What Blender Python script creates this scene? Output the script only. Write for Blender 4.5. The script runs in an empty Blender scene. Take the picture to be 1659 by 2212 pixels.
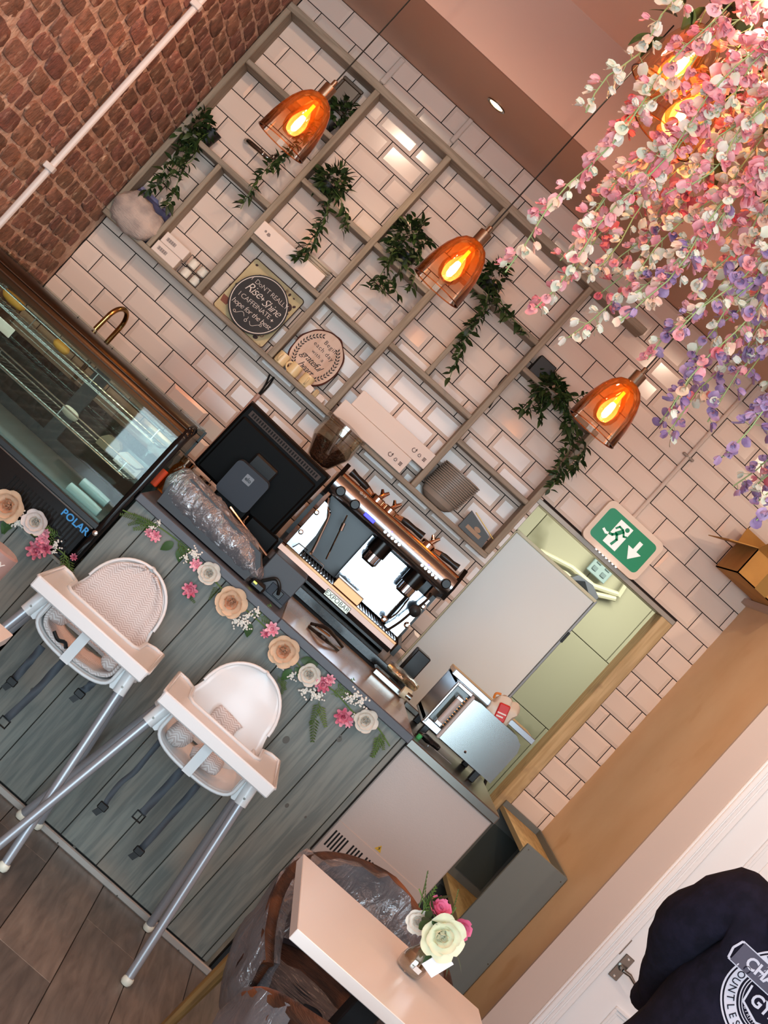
import bpy, math, random
from math import sin, cos, pi, radians as rad
from mathutils import Vector as V, Matrix, Euler, noise
random.seed(11)
SC = bpy.context.scene
COL = SC.collection
# ---------------------------------------------------------------- camera
ROT = ((0.74075733, -0.03133604, 0.67104146), (0.67020388, -0.03375539, -0.74140902), (0.04588409, 0.99893875, -0.00400302))
CAM = V((1.25765727, -6.80999416, 1.52607896))
FPX = 3320.0
cam_data = bpy.data.cameras.new('camera')
cam_data.sensor_fit = 'VERTICAL'; cam_data.sensor_height = 36.0; cam_data.lens = FPX / 2212 * 36.0
cam_data.clip_start = 0.02; cam_data.clip_end = 60
cam = bpy.data.objects.new('camera', cam_data)
cam.matrix_world = Matrix(((ROT[0][0], -ROT[1][0], -ROT[2][0], CAM.x), (ROT[0][1], -ROT[1][1], -ROT[2][1], CAM.y),
                           (ROT[0][2], -ROT[1][2], -ROT[2][2], CAM.z), (0, 0, 0, 1)))
COL.objects.link(cam); SC.camera = cam
# ---------------------------------------------------------------- view, world, large lights
SC.view_settings.view_transform = 'Standard'; SC.view_settings.look = 'None'
SC.view_settings.gamma = 1.0; SC.view_settings.use_curve_mapping = False
SC.view_settings.exposure = -0.08
world = bpy.data.worlds.new('world'); SC.world = world; world.use_nodes = True
bg = world.node_tree.nodes['Background']; bg.inputs[0].default_value = (0.75, 0.85, 1.0, 1); bg.inputs[1].default_value = 0.25
def area(name, loc, target, sx, sy, power, color, spread=180):
    l = bpy.data.lights.new(name, 'AREA'); l.shape = 'RECTANGLE'; l.size = sx; l.size_y = sy
    l.energy = power; l.color = color; l.spread = rad(spread)
    o = bpy.data.objects.new(name, l); o.location = loc
    o.rotation_euler = (V(target) - V(loc)).to_track_quat('-Z', 'Y').to_euler()
    COL.objects.link(o); return o
area('shopfront_daylight', (1.7, -8.7, 1.55), (1.7, 0, 1.8), 3.6, 2.3, 330, (0.66, 0.87, 1.0))
for cx_ in (0.3, 1.4, 2.5):
    for cy_ in (-2.9, -4.3, -5.7):
        dl_ = bpy.data.lights.new('ceiling_downlight', 'AREA'); dl_.shape = 'DISK'; dl_.size = 0.16; dl_.energy = 8.0; dl_.color = (1.0, 0.52, 0.30)
        do_ = bpy.data.objects.new('ceiling_downlight', dl_); do_.location = (cx_, cy_, 3.40); COL.objects.link(do_)
for wx in (0.2, 1.3, 2.4, 3.4):  # added spots without fixtures, out of view, to brighten the tiled wall
    wl_ = bpy.data.lights.new('wall_fill_spot', 'SPOT'); wl_.energy = 72; wl_.color = (1.0, 0.78, 0.58); wl_.spot_size = rad(62); wl_.spot_blend = 0.8; wl_.shadow_soft_size = 0.05
    wo_ = bpy.data.objects.new('wall_fill_spot', wl_); wo_.location = (wx, -3.1, 3.36); wo_.rotation_euler = (V((wx, 0, 1.6)) - V((wx, -3.1, 3.36))).to_track_quat('-Z', 'Y').to_euler(); COL.objects.link(wo_)
area('kitchen_tube_light', (2.9, 0.9, 2.5), (2.5, 0.9, 0), 0.5, 1.0, 34, (0.98, 1.0, 0.82))
sw_ = bpy.data.lights.new('side_wall_fill', 'SPOT'); sw_.energy = 85; sw_.color = (1.0, 0.74, 0.48); sw_.spot_size = rad(48); sw_.spot_blend = 0.9; sw_.shadow_soft_size = 0.08  # extra spot without a fixture, added to brighten the tan side wall
so_ = bpy.data.objects.new('side_wall_fill', sw_); so_.location = (1.0, -1.6, 3.36); so_.rotation_euler = (V((3.05, -0.6, 1.15)) - V((1.0, -1.6, 3.36))).to_track_quat('-Z', 'Y').to_euler(); COL.objects.link(so_)
# ---------------------------------------------------------------- helpers
def ray(px, py):
    c = V(((px - 829.5) / FPX, (py - 1106) / FPX, 1.0))
    return V((sum(ROT[i][0] * c[i] for i in range(3)), sum(ROT[i][1] * c[i] for i in range(3)), sum(ROT[i][2] * c[i] for i in range(3))))
def at(px, py, y=None, z=None, x=None):           # a point of the real room: a sight line met with a known plane
    d = ray(px, py)
    t = (y - CAM.y) / d.y if y is not None else ((z - CAM.z) / d.z if z is not None else (x - CAM.x) / d.x)
    return CAM + d * t
def proj(p):
    q = V(p) - CAM
    c = [sum(ROT[i][k] * q[k] for k in range(3)) for i in range(3)]
    return (829.5 + FPX * c[0] / c[2], 1106 + FPX * c[1] / c[2], c[2])
def inframe(p, m=0):
    x, y, d = proj(p)
    return d > 0 and -m < x < 1659 + m and -m < y < 2212 + m
class MB:
    def __init__(s): s.v = []; s.f = []; s.m = []
    def add(s, vs, fs, mi=0, M=None):
        b = len(s.v)
        s.v += [tuple(M @ V(p)) for p in vs] if M is not None else [tuple(p) for p in vs]
        s.f += [tuple(i + b for i in f) for f in fs]; s.m += [mi] * len(fs); return s
    def box(s, x0, x1, y0, y1, z0, z1, bev=0.0, mi=0, M=None):
        if x0 > x1: x0, x1 = x1, x0
        if y0 > y1: y0, y1 = y1, y0
        if z0 > z1: z0, z1 = z1, z0
        b = min(bev, (x1 - x0) * .49, (y1 - y0) * .49, (z1 - z0) * .49)
        X, Y, Z = (x0, x1), (y0, y1), (z0, z1)
        if b <= 0:
            vs = [(X[i], Y[j], Z[k]) for i in (0, 1) for j in (0, 1) for k in (0, 1)]
            fs = [(0, 1, 3, 2), (4, 6, 7, 5), (0, 4, 5, 1), (2, 3, 7, 6), (0, 2, 6, 4), (1, 5, 7, 3)]
            return s.add(vs, fs, mi, M)
        vs = []; ix = {}
        for i in (0, 1):
            for j in (0, 1):
                for k in (0, 1):
                    c = (X[i], Y[j], Z[k]); e = (b if i == 0 else -b, b if j == 0 else -b, b if k == 0 else -b)
                    for a in range(3):
                        ix[(i, j, k, a)] = len(vs)
                        vs.append(tuple(c[q] + (0 if q == a else e[q]) for q in range(3)))
        fs = []
        def q(*l, flip=False): fs.append(tuple(reversed(l)) if flip else tuple(l))
        for a in range(3):
            u, w = (a + 1) % 3, (a + 2) % 3
            for sd in (0, 1):
                r = []
                for (p, t) in ((0, 0), (1, 0), (1, 1), (0, 1)):
                    c = [0, 0, 0]; c[a] = sd; c[u] = p; c[w] = t; r.append(ix[(*c, a)])
                q(*r, flip=(sd == 0))
            for p in (0, 1):
                for t in (0, 1):
                    c0 = [0, 0, 0]; c1 = [0, 0, 0]; c0[a] = 0; c1[a] = 1
                    for c in (c0, c1): c[u] = p; c[w] = t
                    q(ix[(*c0, u)], ix[(*c1, u)], ix[(*c1, w)], ix[(*c0, w)], flip=(p == t) ^ True)
        for i in (0, 1):
            for j in (0, 1):
                for k in (0, 1):
                    q(ix[(i, j, k, 0)], ix[(i, j, k, 1)], ix[(i, j, k, 2)], flip=((i + j + k) % 2 == 0))
        return s.add(vs, fs, mi, M)
    def cbox(s, c, d, bev=0.0, mi=0, M=None):
        return s.box(c[0] - d[0] / 2, c[0] + d[0] / 2, c[1] - d[1] / 2, c[1] + d[1] / 2, c[2] - d[2] / 2, c[2] + d[2] / 2, bev, mi, M)
    def tube(s, pts, r, n=8, cap=True, mi=0, closed=False):
        pts = [V(p) for p in pts]; m = len(pts)
        R = r if isinstance(r, (list, tuple)) else [r] * m
        b = len(s.v); up = None
        for i, p in enumerate(pts):
            if closed: t = pts[(i + 1) % m] - pts[i - 1]
            else: t = pts[min(i + 1, m - 1)] - pts[max(i - 1, 0)]
            t = t.normalized() if t.length > 1e-9 else V((0, 0, 1))
            if up is None: up = t.orthogonal().normalized()
            up = up - t * up.dot(t)
            up = up.normalized() if up.length > 1e-6 else t.orthogonal().normalized()
            w = t.cross(up)
            for k in range(n):
                a = 2 * pi * k / n
                s.v.append(tuple(p + (up * cos(a) + w * sin(a)) * R[i]))
        for i in range(m if closed else m - 1):
            i2 = (i + 1) % m
            for k in range(n):
                k2 = (k + 1) % n
                s.f.append((b + i * n + k, b + i * n + k2, b + i2 * n + k2, b + i2 * n + k)); s.m.append(mi)
        if cap and not closed:
            s.f.append(tuple(b + k for k in reversed(range(n)))); s.m.append(mi)
            s.f.append(tuple(b + (m - 1) * n + k for k in range(n))); s.m.append(mi)
        return s
    def lathe(s, prof, n=24, M=None, mi=0, cap0=True, cap1=True):   # profile of (r, z) revolved about z
        vs = []; fs = []
        for (r, z) in prof:
            for k in range(n): a = 2 * pi * k / n; vs.append((r * cos(a), r * sin(a), z))
        for i in range(len(prof) - 1):
            for k in range(n):
                k2 = (k + 1) % n
                fs.append((i * n + k, i * n + k2, (i + 1) * n + k2, (i + 1) * n + k))
        if cap0: fs.append(tuple(reversed(range(n))))
        if cap1: fs.append(tuple((len(prof) - 1) * n + k for k in range(n)))
        return s.add(vs, fs, mi, M)
    def prism(s, poly, a, b, axis='y', mi=0, M=None):               # outline (u,w) extruded along an axis
        def P(u, w, h): return {'y': (u, h, w), 'z': (u, w, h), 'x': (h, u, w)}[axis]
        n = len(poly)
        ar = sum(poly[i][0] * poly[(i + 1) % n][1] - poly[(i + 1) % n][0] * poly[i][1] for i in range(n))
        if (ar < 0) != (axis == 'y'): poly = poly[::-1]
        if a > b: a, b = b, a
        vs = [P(u, w, a) for u, w in poly] + [P(u, w, b) for u, w in poly]
        fs = [tuple(reversed(range(n))), tuple(range(n, 2 * n))] + [(i, (i + 1) % n, (i + 1) % n + n, i + n) for i in range(n)]
        return s.add(vs, fs, mi, M)
    def sheet(s, grid, mi=0, closed_u=False):                       # rows of points
        b = len(s.v); n = len(grid[0])
        for row in grid: s.v += [tuple(p) for p in row]
        for i in range(len(grid) - 1):
            for k in range(n if closed_u else n - 1):
                k2 = (k + 1) % n
                s.f.append((b + i * n + k, b + i * n + k2, b + (i + 1) * n + k2, b + (i + 1) * n + k)); s.m.append(mi)
        return s
def mesh(name, mb, mats, smooth=30):
    me = bpy.data.meshes.new(name); me.from_pydata(mb.v, [], mb.f)
    mats = mats if isinstance(mats, (list, tuple)) else [mats]
    for m in mats: me.materials.append(m)
    if len(mats) > 1: me.polygons.foreach_set('material_index', mb.m)
    if smooth:
        me.polygons.foreach_set('use_smooth', [True] * len(me.polygons)); me.set_sharp_from_angle(angle=rad(smooth))
    me.update(); return me
def link(name, data, parent=None, loc=None, rot=None, kind=None, label=None):
    o = bpy.data.objects.new(name, data); COL.objects.link(o)
    if parent is not None: o.parent = parent
    if loc is not None: o.location = loc
    if rot is not None: o.rotation_euler = rot
    if kind: o['kind'] = kind
    if label: o['label'] = label
    return o
ORI = {}
def wloc(o): return ORI.get(o.name, V((0, 0, 0)))
def part(name, mb, mats, parent=None, smooth=30, kind=None, label=None, mods=None):
    """one mesh object; its points are given in room coordinates, or local to an unplaced parent"""
    off = wloc(parent) if parent is not None else V((0, 0, 0))
    if off.length > 0: mb.v = [(p[0] - off.x, p[1] - off.y, p[2] - off.z) for p in mb.v]
    o = link(name, mesh(name, mb, mats, smooth), parent, kind=kind, label=label)
    if parent is not None: ORI[o.name] = off
    for (ty, kw) in (mods or []):
        md = o.modifiers.new(ty.lower(), ty)
        for k, v in kw.items(): setattr(md, k, v)
    return o
def thing(name, label, cat, loc=(0, 0, 0), group=None):
    o = bpy.data.objects.new(name, None); COL.objects.link(o); o.location = loc; o.empty_display_size = .05
    o['label'] = label; o['category'] = cat
    if group: o['group'] = group
    ORI[o.name] = V(loc); return o
def tag(o, label, cat, group=None, kind=None):
    o['label'] = label; o['category'] = cat
    if group: o['group'] = group
    if kind: o['kind'] = kind
    return o
def solo(name, mb, mats, label, cat, group=None, smooth=30, loc=None, mods=None):  # a thing that is one mesh, origin at its base
    if loc is None:
        n = len(mb.v); loc = V((sum(p[0] for p in mb.v) / n, sum(p[1] for p in mb.v) / n, min(p[2] for p in mb.v)))
    mb.v = [(p[0] - loc[0], p[1] - loc[1], p[2] - loc[2]) for p in mb.v]
    o = link(name, mesh(name, mb, mats, smooth), loc=loc); ORI[o.name] = V(loc)
    for (ty, kw) in (mods or []):
        md = o.modifiers.new(ty.lower(), ty)
        for k, v in kw.items(): setattr(md, k, v)
    return tag(o, label, cat, group)
def copy_tree(o, parent=None):
    c = o.copy(); COL.objects.link(c)
    if parent is not None: c.parent = parent
    for ch in list(o.children): copy_tree(ch, c)
    return c
def struct(name, mb, mats, parent=None, smooth=30): return part(name, mb, mats, parent, smooth, kind='structure')
# ---------------------------------------------------------------- materials
MATS = {}
def srgb(c):
    if isinstance(c, str): c = tuple(int(c[i:i + 2], 16) / 255 for i in (0, 2, 4))
    return tuple((x / 12.92 if x <= .04045 else ((x + .055) / 1.055) ** 2.4) for x in c) + (1,)
def mat(name, col, rough=.5, metal=0, spec=.5, trans=0, ior=1.45, coat=0, emit=None, estr=0, sheen=0, alpha=1, sss=0,
        var=None, vscale=8, vstretch=(1, 1, 1), vdet=4, vmix=(.4, .6), bump=0, bscale=60, bstretch=None, rnd=0, rndh=0, spots=None, vdist=0):
    """var: second colour laid in by stretched noise; rnd: value change per object; spots: (colour, scale, lo, hi)"""
    m = bpy.data.materials.new(name); m.use_nodes = True; nt = m.node_tree; N = nt.nodes; L = nt.links
    b = N['Principled BSDF']; c = srgb(col)
    b.inputs['Base Color'].default_value = c; b.inputs['Roughness'].default_value = rough; b.inputs['Metallic'].default_value = metal
    b.inputs['Specular IOR Level'].default_value = spec; b.inputs['Transmission Weight'].default_value = trans; b.inputs['IOR'].default_value = ior
    b.inputs['Coat Weight'].default_value = coat; b.inputs['Alpha'].default_value = alpha; b.inputs['Sheen Weight'].default_value = sheen
    if sss: b.inputs['Subsurface Weight'].default_value = sss; b.inputs['Subsurface Radius'].default_value = (.02, .012, .008)
    if emit: b.inputs['Emission Color'].default_value = srgb(emit); b.inputs['Emission Strength'].default_value = estr
    vec = None; src = None
    if var or bump or rnd or spots:
        tc = N.new('ShaderNodeTexCoord'); oi = N.new('ShaderNodeObjectInfo'); ad = N.new('ShaderNodeVectorMath'); ad.operation = 'ADD'
        sc = N.new('ShaderNodeVectorMath'); sc.operation = 'SCALE'; sc.inputs[0].default_value = (37, 53, 71)
        L.new(oi.outputs['Random'], sc.inputs['Scale']); L.new(tc.outputs['Object'], ad.inputs[0]); L.new(sc.outputs[0], ad.inputs[1]); vec = ad.outputs[0]
    if var:
        mp = N.new('ShaderNodeMapping'); mp.inputs['Scale'].default_value = vstretch; L.new(vec, mp.inputs[0])
        no = N.new('ShaderNodeTexNoise'); no.inputs['Scale'].default_value = vscale; no.inputs['Detail'].default_value = vdet; no.inputs['Distortion'].default_value = vdist
        L.new(mp.outputs[0], no.inputs['Vector'])
        rp = N.new('ShaderNodeMapRange'); rp.inputs[1].default_value = vmix[0]; rp.inputs[2].default_value = vmix[1]; L.new(no.outputs[0], rp.inputs[0])
        mx = N.new('ShaderNodeMix'); mx.data_type = 'RGBA'; mx.inputs[6].default_value = c; mx.inputs[7].default_value = srgb(var)
        L.new(rp.outputs[0], mx.inputs[0]); src = mx.outputs[2]
    if spots:
        no = N.new('ShaderNodeTexNoise'); no.inputs['Scale'].default_value = spots[1]; no.inputs['Detail'].default_value = 3; L.new(vec, no.inputs['Vector'])
        rp = N.new('ShaderNodeMapRange'); rp.inputs[1].default_value = spots[2]; rp.inputs[2].default_value = spots[3]; L.new(no.outputs[0], rp.inputs[0])
        mx = N.new('ShaderNodeMix'); mx.data_type = 'RGBA'; mx.inputs[6].default_value = c; mx.inputs[7].default_value = srgb(spots[0])
        if src: L.new(src, mx.inputs[6])
        L.new(rp.outputs[0], mx.inputs[0]); src = mx.outputs[2]
    if rnd or rndh:
        hs = N.new('ShaderNodeHueSaturation'); hs.inputs['Color'].default_value = c
        if src: L.new(src, hs.inputs['Color'])
        rp = N.new('ShaderNodeMapRange'); rp.inputs[3].default_value = 1 - rnd; rp.inputs[4].default_value = 1 + rnd
        oi2 = N.new('ShaderNodeObjectInfo'); L.new(oi2.outputs['Random'], rp.inputs[0]); L.new(rp.outputs[0], hs.inputs['Value'])
        if rndh:
            wn = N.new('ShaderNodeTexWhiteNoise'); wn.noise_dimensions = '1D'; L.new(oi2.outputs['Random'], wn.inputs['W'])
            r2 = N.new('ShaderNodeMapRange'); r2.inputs[3].default_value = .5 - rndh; r2.inputs[4].default_value = .5 + rndh
            L.new(wn.outputs[0], r2.inputs[0]); L.new(r2.outputs[0], hs.inputs['Hue'])
        src = hs.outputs[0]
    if src: L.new(src, b.inputs['Base Color'])
    if bump:
        no = N.new('ShaderNodeTexNoise'); no.inputs['Scale'].default_value = bscale; no.inputs['Detail'].default_value = 5
        if bstretch:
            mp = N.new('ShaderNodeMapping'); mp.inputs['Scale'].default_value = bstretch; L.new(vec, mp.inputs[0]); L.new(mp.outputs[0], no.inputs['Vector'])
        else: L.new(vec, no.inputs['Vector'])
        bp = N.new('ShaderNodeBump'); bp.inputs['Strength'].default_value = bump; bp.inputs['Distance'].default_value = .01
        L.new(no.outputs[0], bp.inputs['Height']); L.new(bp.outputs[0], b.inputs['Normal'])
    MATS[name] = m; return m
def glassy(name, col, rough=.02, mixw=.8, tint=None):
    """thin clear glass or film: mostly straight-through, with a gloss on top"""
    m = bpy.data.materials.new(name); m.use_nodes = True; nt = m.node_tree; N = nt.nodes; L = nt.links
    for n in list(N): N.remove(n)
    out = N.new('ShaderNodeOutputMaterial'); tr = N.new('ShaderNodeBsdfTransparent'); gl = N.new('ShaderNodeBsdfGlossy'); mx = N.new('ShaderNodeMixShader')
    tr.inputs[0].default_value = srgb(col); gl.inputs['Roughness'].default_value = rough
    fr = N.new('ShaderNodeLayerWeight'); fr.inputs[0].default_value = .25
    rp = N.new('ShaderNodeMapRange'); rp.inputs[3].default_value = 1 - mixw; rp.inputs[4].default_value = min(1, (1 - mixw) * 3 + .3)
    L.new(fr.outputs['Facing'], rp.inputs[0]); L.new(rp.outputs[0], mx.inputs[0]); L.new(tr.outputs[0], mx.inputs[1]); L.new(gl.outputs[0], mx.inputs[2])
    L.new(mx.outputs[0], out.inputs[0]); MATS[name] = m; return m
def film_mat(name, tint, sc, gloss):
    m = bpy.data.materials.new(name); m.use_nodes = True; nt = m.node_tree; N = nt.nodes; L = nt.links
    for n in list(N): N.remove(n)
    out = N.new('ShaderNodeOutputMaterial'); tr = N.new('ShaderNodeBsdfTransparent'); gl = N.new('ShaderNodeBsdfGlossy'); mx = N.new('ShaderNodeMixShader'); df = N.new('ShaderNodeBsdfDiffuse'); m0 = N.new('ShaderNodeMixShader')
    tr.inputs[0].default_value = srgb(tint); gl.inputs['Roughness'].default_value = .16; df.inputs[0].default_value = srgb('a5a3a8')
    tc = N.new('ShaderNodeTexCoord'); mp = N.new('ShaderNodeMapping'); mp.inputs['Scale'].default_value = (1, 1, .35); L.new(tc.outputs['Object'], mp.inputs[0])
    no = N.new('ShaderNodeTexNoise'); no.inputs['Scale'].default_value = sc; no.inputs['Detail'].default_value = 5; no.inputs['Distortion'].default_value = 1.2; L.new(mp.outputs[0], no.inputs['Vector'])
    bp = N.new('ShaderNodeBump'); bp.inputs['Strength'].default_value = 1; bp.inputs['Distance'].default_value = .03; L.new(no.outputs[0], bp.inputs['Height']); L.new(bp.outputs[0], gl.inputs['Normal'])
    m0.inputs[0].default_value = .36; L.new(tr.outputs[0], m0.inputs[1]); L.new(df.outputs[0], m0.inputs[2])
    mx.inputs[0].default_value = gloss; L.new(m0.outputs[0], mx.inputs[1]); L.new(gl.outputs[0], mx.inputs[2]); L.new(mx.outputs[0], out.inputs[0]); return m
M_white = mat('white_plastic', 'f4f0ec', .3, spec=.5)
M_wsatin = mat('white_satin_paint', 'e9e5e2', .45)
M_steel = mat('stainless_steel', 'c9c9c6', .22, metal=1)
M_chrome = mat('chrome', 'e4e2de', .07, metal=1)
M_black = mat('black_plastic', '141414', .4)
M_blackgl = mat('black_gloss', '0c0c0d', .12)
M_dgrey = mat('dark_grey_plastic', '34373b', .5)
M_paper = mat('white_card', 'e6dbd2', .6)
M_leaf = mat('leaf_green', '33461f', .5, rnd=.35, rndh=.02, var='223316', vscale=30)
M_stem = mat('stem_green', '5d7a3a', .6)
M_cable = mat('black_cable', '15130f', .5)
# ================================================================ the room
RX0, RX1, RY0, CEIL_LOW, CEIL_HI = -0.2, 3.055, -9.0, 3.04, 3.42
TILE_W, TILE_H, ZT = .202, .102, 1.611
DX0, DX1, DZ = 2.062, 2.868, 2.008            # kitchen doorway in the tiled wall
M_plaster = mat('pink_plaster', 'd9b9a9', .7, bump=.05, bscale=40)
M_tan = mat('bare_tan_plaster', 'e8caa4', .7, var='dcb88e', vscale=2.2, vmix=(.35, .7), bump=.08, bscale=25, spots=('d9b388', 3.3, .6, .7))
M_grout = mat('dark_grout', '241914', .9)
M_tile = mat('white_tile_warm_cast', 'e6cfbf', .13, spec=.35, rnd=.03)  # white tile; warmth of the room light is put into its base colour
M_mortar = mat('lime_mortar', 'e0bfa6', .95, var='c49d86', vscale=14, bump=.9, bscale=38)
M_brick = mat('old_red_brick', 'a0705c', .9, var='7c5a4a', vscale=16, vmix=(.35, .65), bump=.7, bscale=60, rnd=.25, rndh=.012, spots=('cba68e', 22, .6, .72))
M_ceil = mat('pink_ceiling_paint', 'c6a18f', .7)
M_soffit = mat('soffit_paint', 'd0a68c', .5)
# floor: laminate planks running from the shopfront to the counter
fl = struct('floor', MB().box(RX0, 4.8, RY0, 3.0, -.06, -.012), mat('floor_screed', '2b2320', .9))
M_lam = [mat('laminate_%s' % n, a, .42, var=b, vscale=5, vstretch=(9, .9, 1), vmix=(.3, .7), vdet=6, bump=.08, bscale=30, bstretch=(10, 1, 1), rnd=.12, vdist=.6)
         for n, a, b in (('pale', '8c8177', '6d635b'), ('mid', '7f756c', '5f5750'), ('dark', '746c65', '564f4a'))]
PW = .194
n_pl = 0; rest = MB()
for i in range(26):
    x0 = RX0 + i * PW - .115; y = -9 + (i * .53) % 1.2 - 1.2
    while y < 0.2:
        y1 = min(y + 1.25, 0.4)
        a, b = max(y, RY0), y1
        if b - a > .02 and x0 < 4.7:
            mb = MB().box(-PW / 2 + .0012, PW / 2 - .0012, -(b - a) / 2 + .0012, (b - a) / 2 - .0012, -.012, 0, .0012)
            if y1 > -4.6: link('plank', mesh('plank', mb, M_lam[(i * 7 + int(y * 10)) % 3], 0), fl, (x0 + PW / 2, (a + b) / 2, 0))
            else: rest.add([(p[0] + x0 + PW / 2, p[1] + (a + b) / 2, p[2]) for p in mb.v], mb.f)
        y = y1
part('plank', rest, M_lam[1], fl, 0, kind='stuff')
# tiled back wall with the kitchen doorway
WX1 = 4.8
wb = MB()
wb.box(RX0 - .1, DX0, 0, .12, 0, CEIL_HI).box(DX1, WX1, 0, .12, 0, CEIL_HI).box(DX0, DX1, 0, .12, DZ, CEIL_HI)
wall_back = struct('wall_back', wb, M_grout)
TC = {}
def tile_mesh(w, h, cl, cr, cb, ct):
    k = (round(w, 3), round(h, 3), cl, cr, cb, ct)
    if k in TC: return TC[k]
    B, D0, D1 = .0155, .003, .0085
    l, r, b, t = (0 if cl else B), (0 if cr else B), (0 if cb else B), (0 if ct else B)
    hw, hh = w / 2, h / 2
    o = [(-hw, 0, -hh), (hw, 0, -hh), (hw, 0, hh), (-hw, 0, hh)]
    fs = []; vs = list(o)
    vs += [(x, -(D1 if 0 else D0), z) for x, _, z in o]
    vs += [(-hw + l, -D1, -hh + b), (hw - r, -D1, -hh + b), (hw - r, -D1, hh - t), (-hw + l, -D1, hh - t)]
    for i in range(4):
        j = (i + 1) % 4
        fs += [(i, j, j + 4, i + 4), (i + 4, j + 4, j + 8, i + 8)]
    fs.append((8, 9, 10, 11))
    mb = MB(); mb.v = vs; mb.f = fs; mb.m = [0] * len(fs)
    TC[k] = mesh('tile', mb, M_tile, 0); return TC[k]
G = .0042; tiles = []
for j in range(-14, 9):
    zt = ZT - j * TILE_H; zb = zt - TILE_H
    off = 0 if j % 2 == 0 else .5
    for i in range(-3, 17):
        x0 = (i + off) * TILE_W; x1 = x0 + TILE_W
        spans = [(x0, x1)]
        out = []
        for a, b in spans:
            a2, b2 = max(a, RX0), min(b, RX1 + .002)
            if b2 - a2 < .012: continue
            z0, z1 = zb, min(zt, CEIL_LOW)
            if z0 < DZ - .02:                     # beside the doorway
                if z1 > DZ + .02 and b2 > DX0 and a2 < DX1:
                    for (u, w, zz) in ((a2, min(b2, DX0), z0), (max(a2, DX1), b2, z0), (max(a2, DX0), min(b2, DX1), DZ)):
                        if w - u > .012: out.append((u, w, zz, z1, a, b))
                    continue
                for (u, w) in ((a2, min(b2, DX0)), (max(a2, DX1), b2)):
                    if w - u > .012: out.append((u, w, z0, z1, a, b))
            else: out.append((a2, b2, max(z0, DZ) if (b2 > DX0 and a2 < DX1) else z0, z1, a, b))
        for (u, w, z0, z1, a, b) in out:
            me = tile_mesh(w - u - G, z1 - z0 - G, u > a + .004, w < b - .004, z0 > zb + .004, z1 < zt - .004)
            tiles.append((me, (u + w) / 2, (z0 + z1) / 2))
tiles.sort(key=lambda t: not inframe((t[1], 0, t[2]), 40))
rest = MB()
for k, (me, x, z) in enumerate(tiles):
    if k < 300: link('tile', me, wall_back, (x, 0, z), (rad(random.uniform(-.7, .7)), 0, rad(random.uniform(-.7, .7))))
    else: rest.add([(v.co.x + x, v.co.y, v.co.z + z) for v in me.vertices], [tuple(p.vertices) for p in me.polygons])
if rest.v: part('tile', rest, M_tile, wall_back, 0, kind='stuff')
# doorway trim: pale wood post on the right, dark metal strip over the opening
M_post = mat('raw_pale_timber', 'cdb083', .6, var='b89a6c', vscale=4, vstretch=(14, 14, 1), bump=.1, bscale=20, bstretch=(12, 12, 1), spots=('a98d68', 6, .62, .7))
struct('trim_1', MB().box(2.803, 2.868, -.012, .14, 0, DZ - .02, .003), M_post)
struct('trim_2', MB().box(2.03, 2.868, -.012, .13, DZ - .022, DZ + .002, .002), mat('dull_metal_strip', '8d8074', .4, metal=.6))
# left brick wall
wl = MB()
ny, nz = 300, 120
def mort(y, z): return .008 + .0035 * noise.noise((y * 9, z * 9, 3.1)) + .004 * noise.noise((y * 31, z * 31, 8))
wl.sheet([[(RX0 - .012 + mort(-9 + 9.1 * a / ny, 3.5 * c / nz), -9 + 9.1 * a / ny, 3.5 * c / nz) for a in range(ny + 1)] for c in range(nz + 1)])
wl.box(RX0 - .2, RX0 - .035, -9, .1, 0, 3.5)
wall_left = struct('wall_left', wl, M_mortar, smooth=180)
BV = {}
def brick_mesh(kind, v):
    if (kind, v) in BV: return BV[(kind, v)]
    L_ = .207 if kind == 's' else .102
    rr = random.Random(hash((kind == 's', v)) % 999 + v * 17)
    n = 14; ol = []
    for i in range(n):
        a = 2 * pi * i / n
        c, s_ = cos(a), sin(a); e = 8
        q = (abs(c) ** e + abs(s_) ** e) ** (-1 / e)
        ol.append((c * q * L_ / 2 * rr.uniform(.94, 1.02), s_ * q * .033 * rr.uniform(.9, 1.04)))
    mb = MB(); vs = []
    for (sc, x) in ((1.0, -.02), (1.0, -.003), (.95, .0008)):
        for (u, w) in ol: vs.append((x + (rr.uniform(-.0015, .0015) if x > 0 else 0), u * sc, w * sc))
    vs.append((.0016, 0, 0)); fs = []
    for k in range(2):
        for i in range(n): fs.append((k * n + i, k * n + (i + 1) % n, (k + 1) * n + (i + 1) % n, (k + 1) * n + i))
    for i in range(n): fs.append((2 * n + i, 2 * n + (i + 1) % n, 3 * n))
    mb.v = vs; mb.f = fs; mb.m = [0] * len(fs)
    BV[(kind, v)] = mesh('brick', mb, M_brick, 40); return BV[(kind, v)]
bricks = []
for c in range(46):
    z = .04 + c * .0755
    kind = 'h' if c % 3 == 1 else 's'
    pit = .223 if kind == 's' else .113
    y = -.03 - random.uniform(0, .12)
    while y > -8.6:
        k2 = kind if random.random() < .82 else ('h' if kind == 's' else 's')
        l = .223 if k2 == 's' else .113
        bricks.append((k2, y - l / 2, z + random.uniform(-.004, .004))); y -= l
bricks.sort(key=lambda b: (not inframe((RX0, b[1], b[2]), 60), -b[1]))
rest = MB(); k = 0
for (kd, y, z) in bricks:
    me = brick_mesh(kd, random.randrange(7))
    if k < 300 and inframe((RX0, y, z), 60):
        link('brick', me, wall_left, (RX0 + random.uniform(-.003, .003), y, z), (rad(random.uniform(-1.5, 1.5)), 0, 0)); k += 1
    else: rest.add([(v.co.x + RX0, v.co.y + y, v.co.z + z) for v in me.vertices], [tuple(p.vertices) for p in me.polygons])
part('brick', rest, M_brick, wall_left, 40, kind='stuff')
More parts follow.
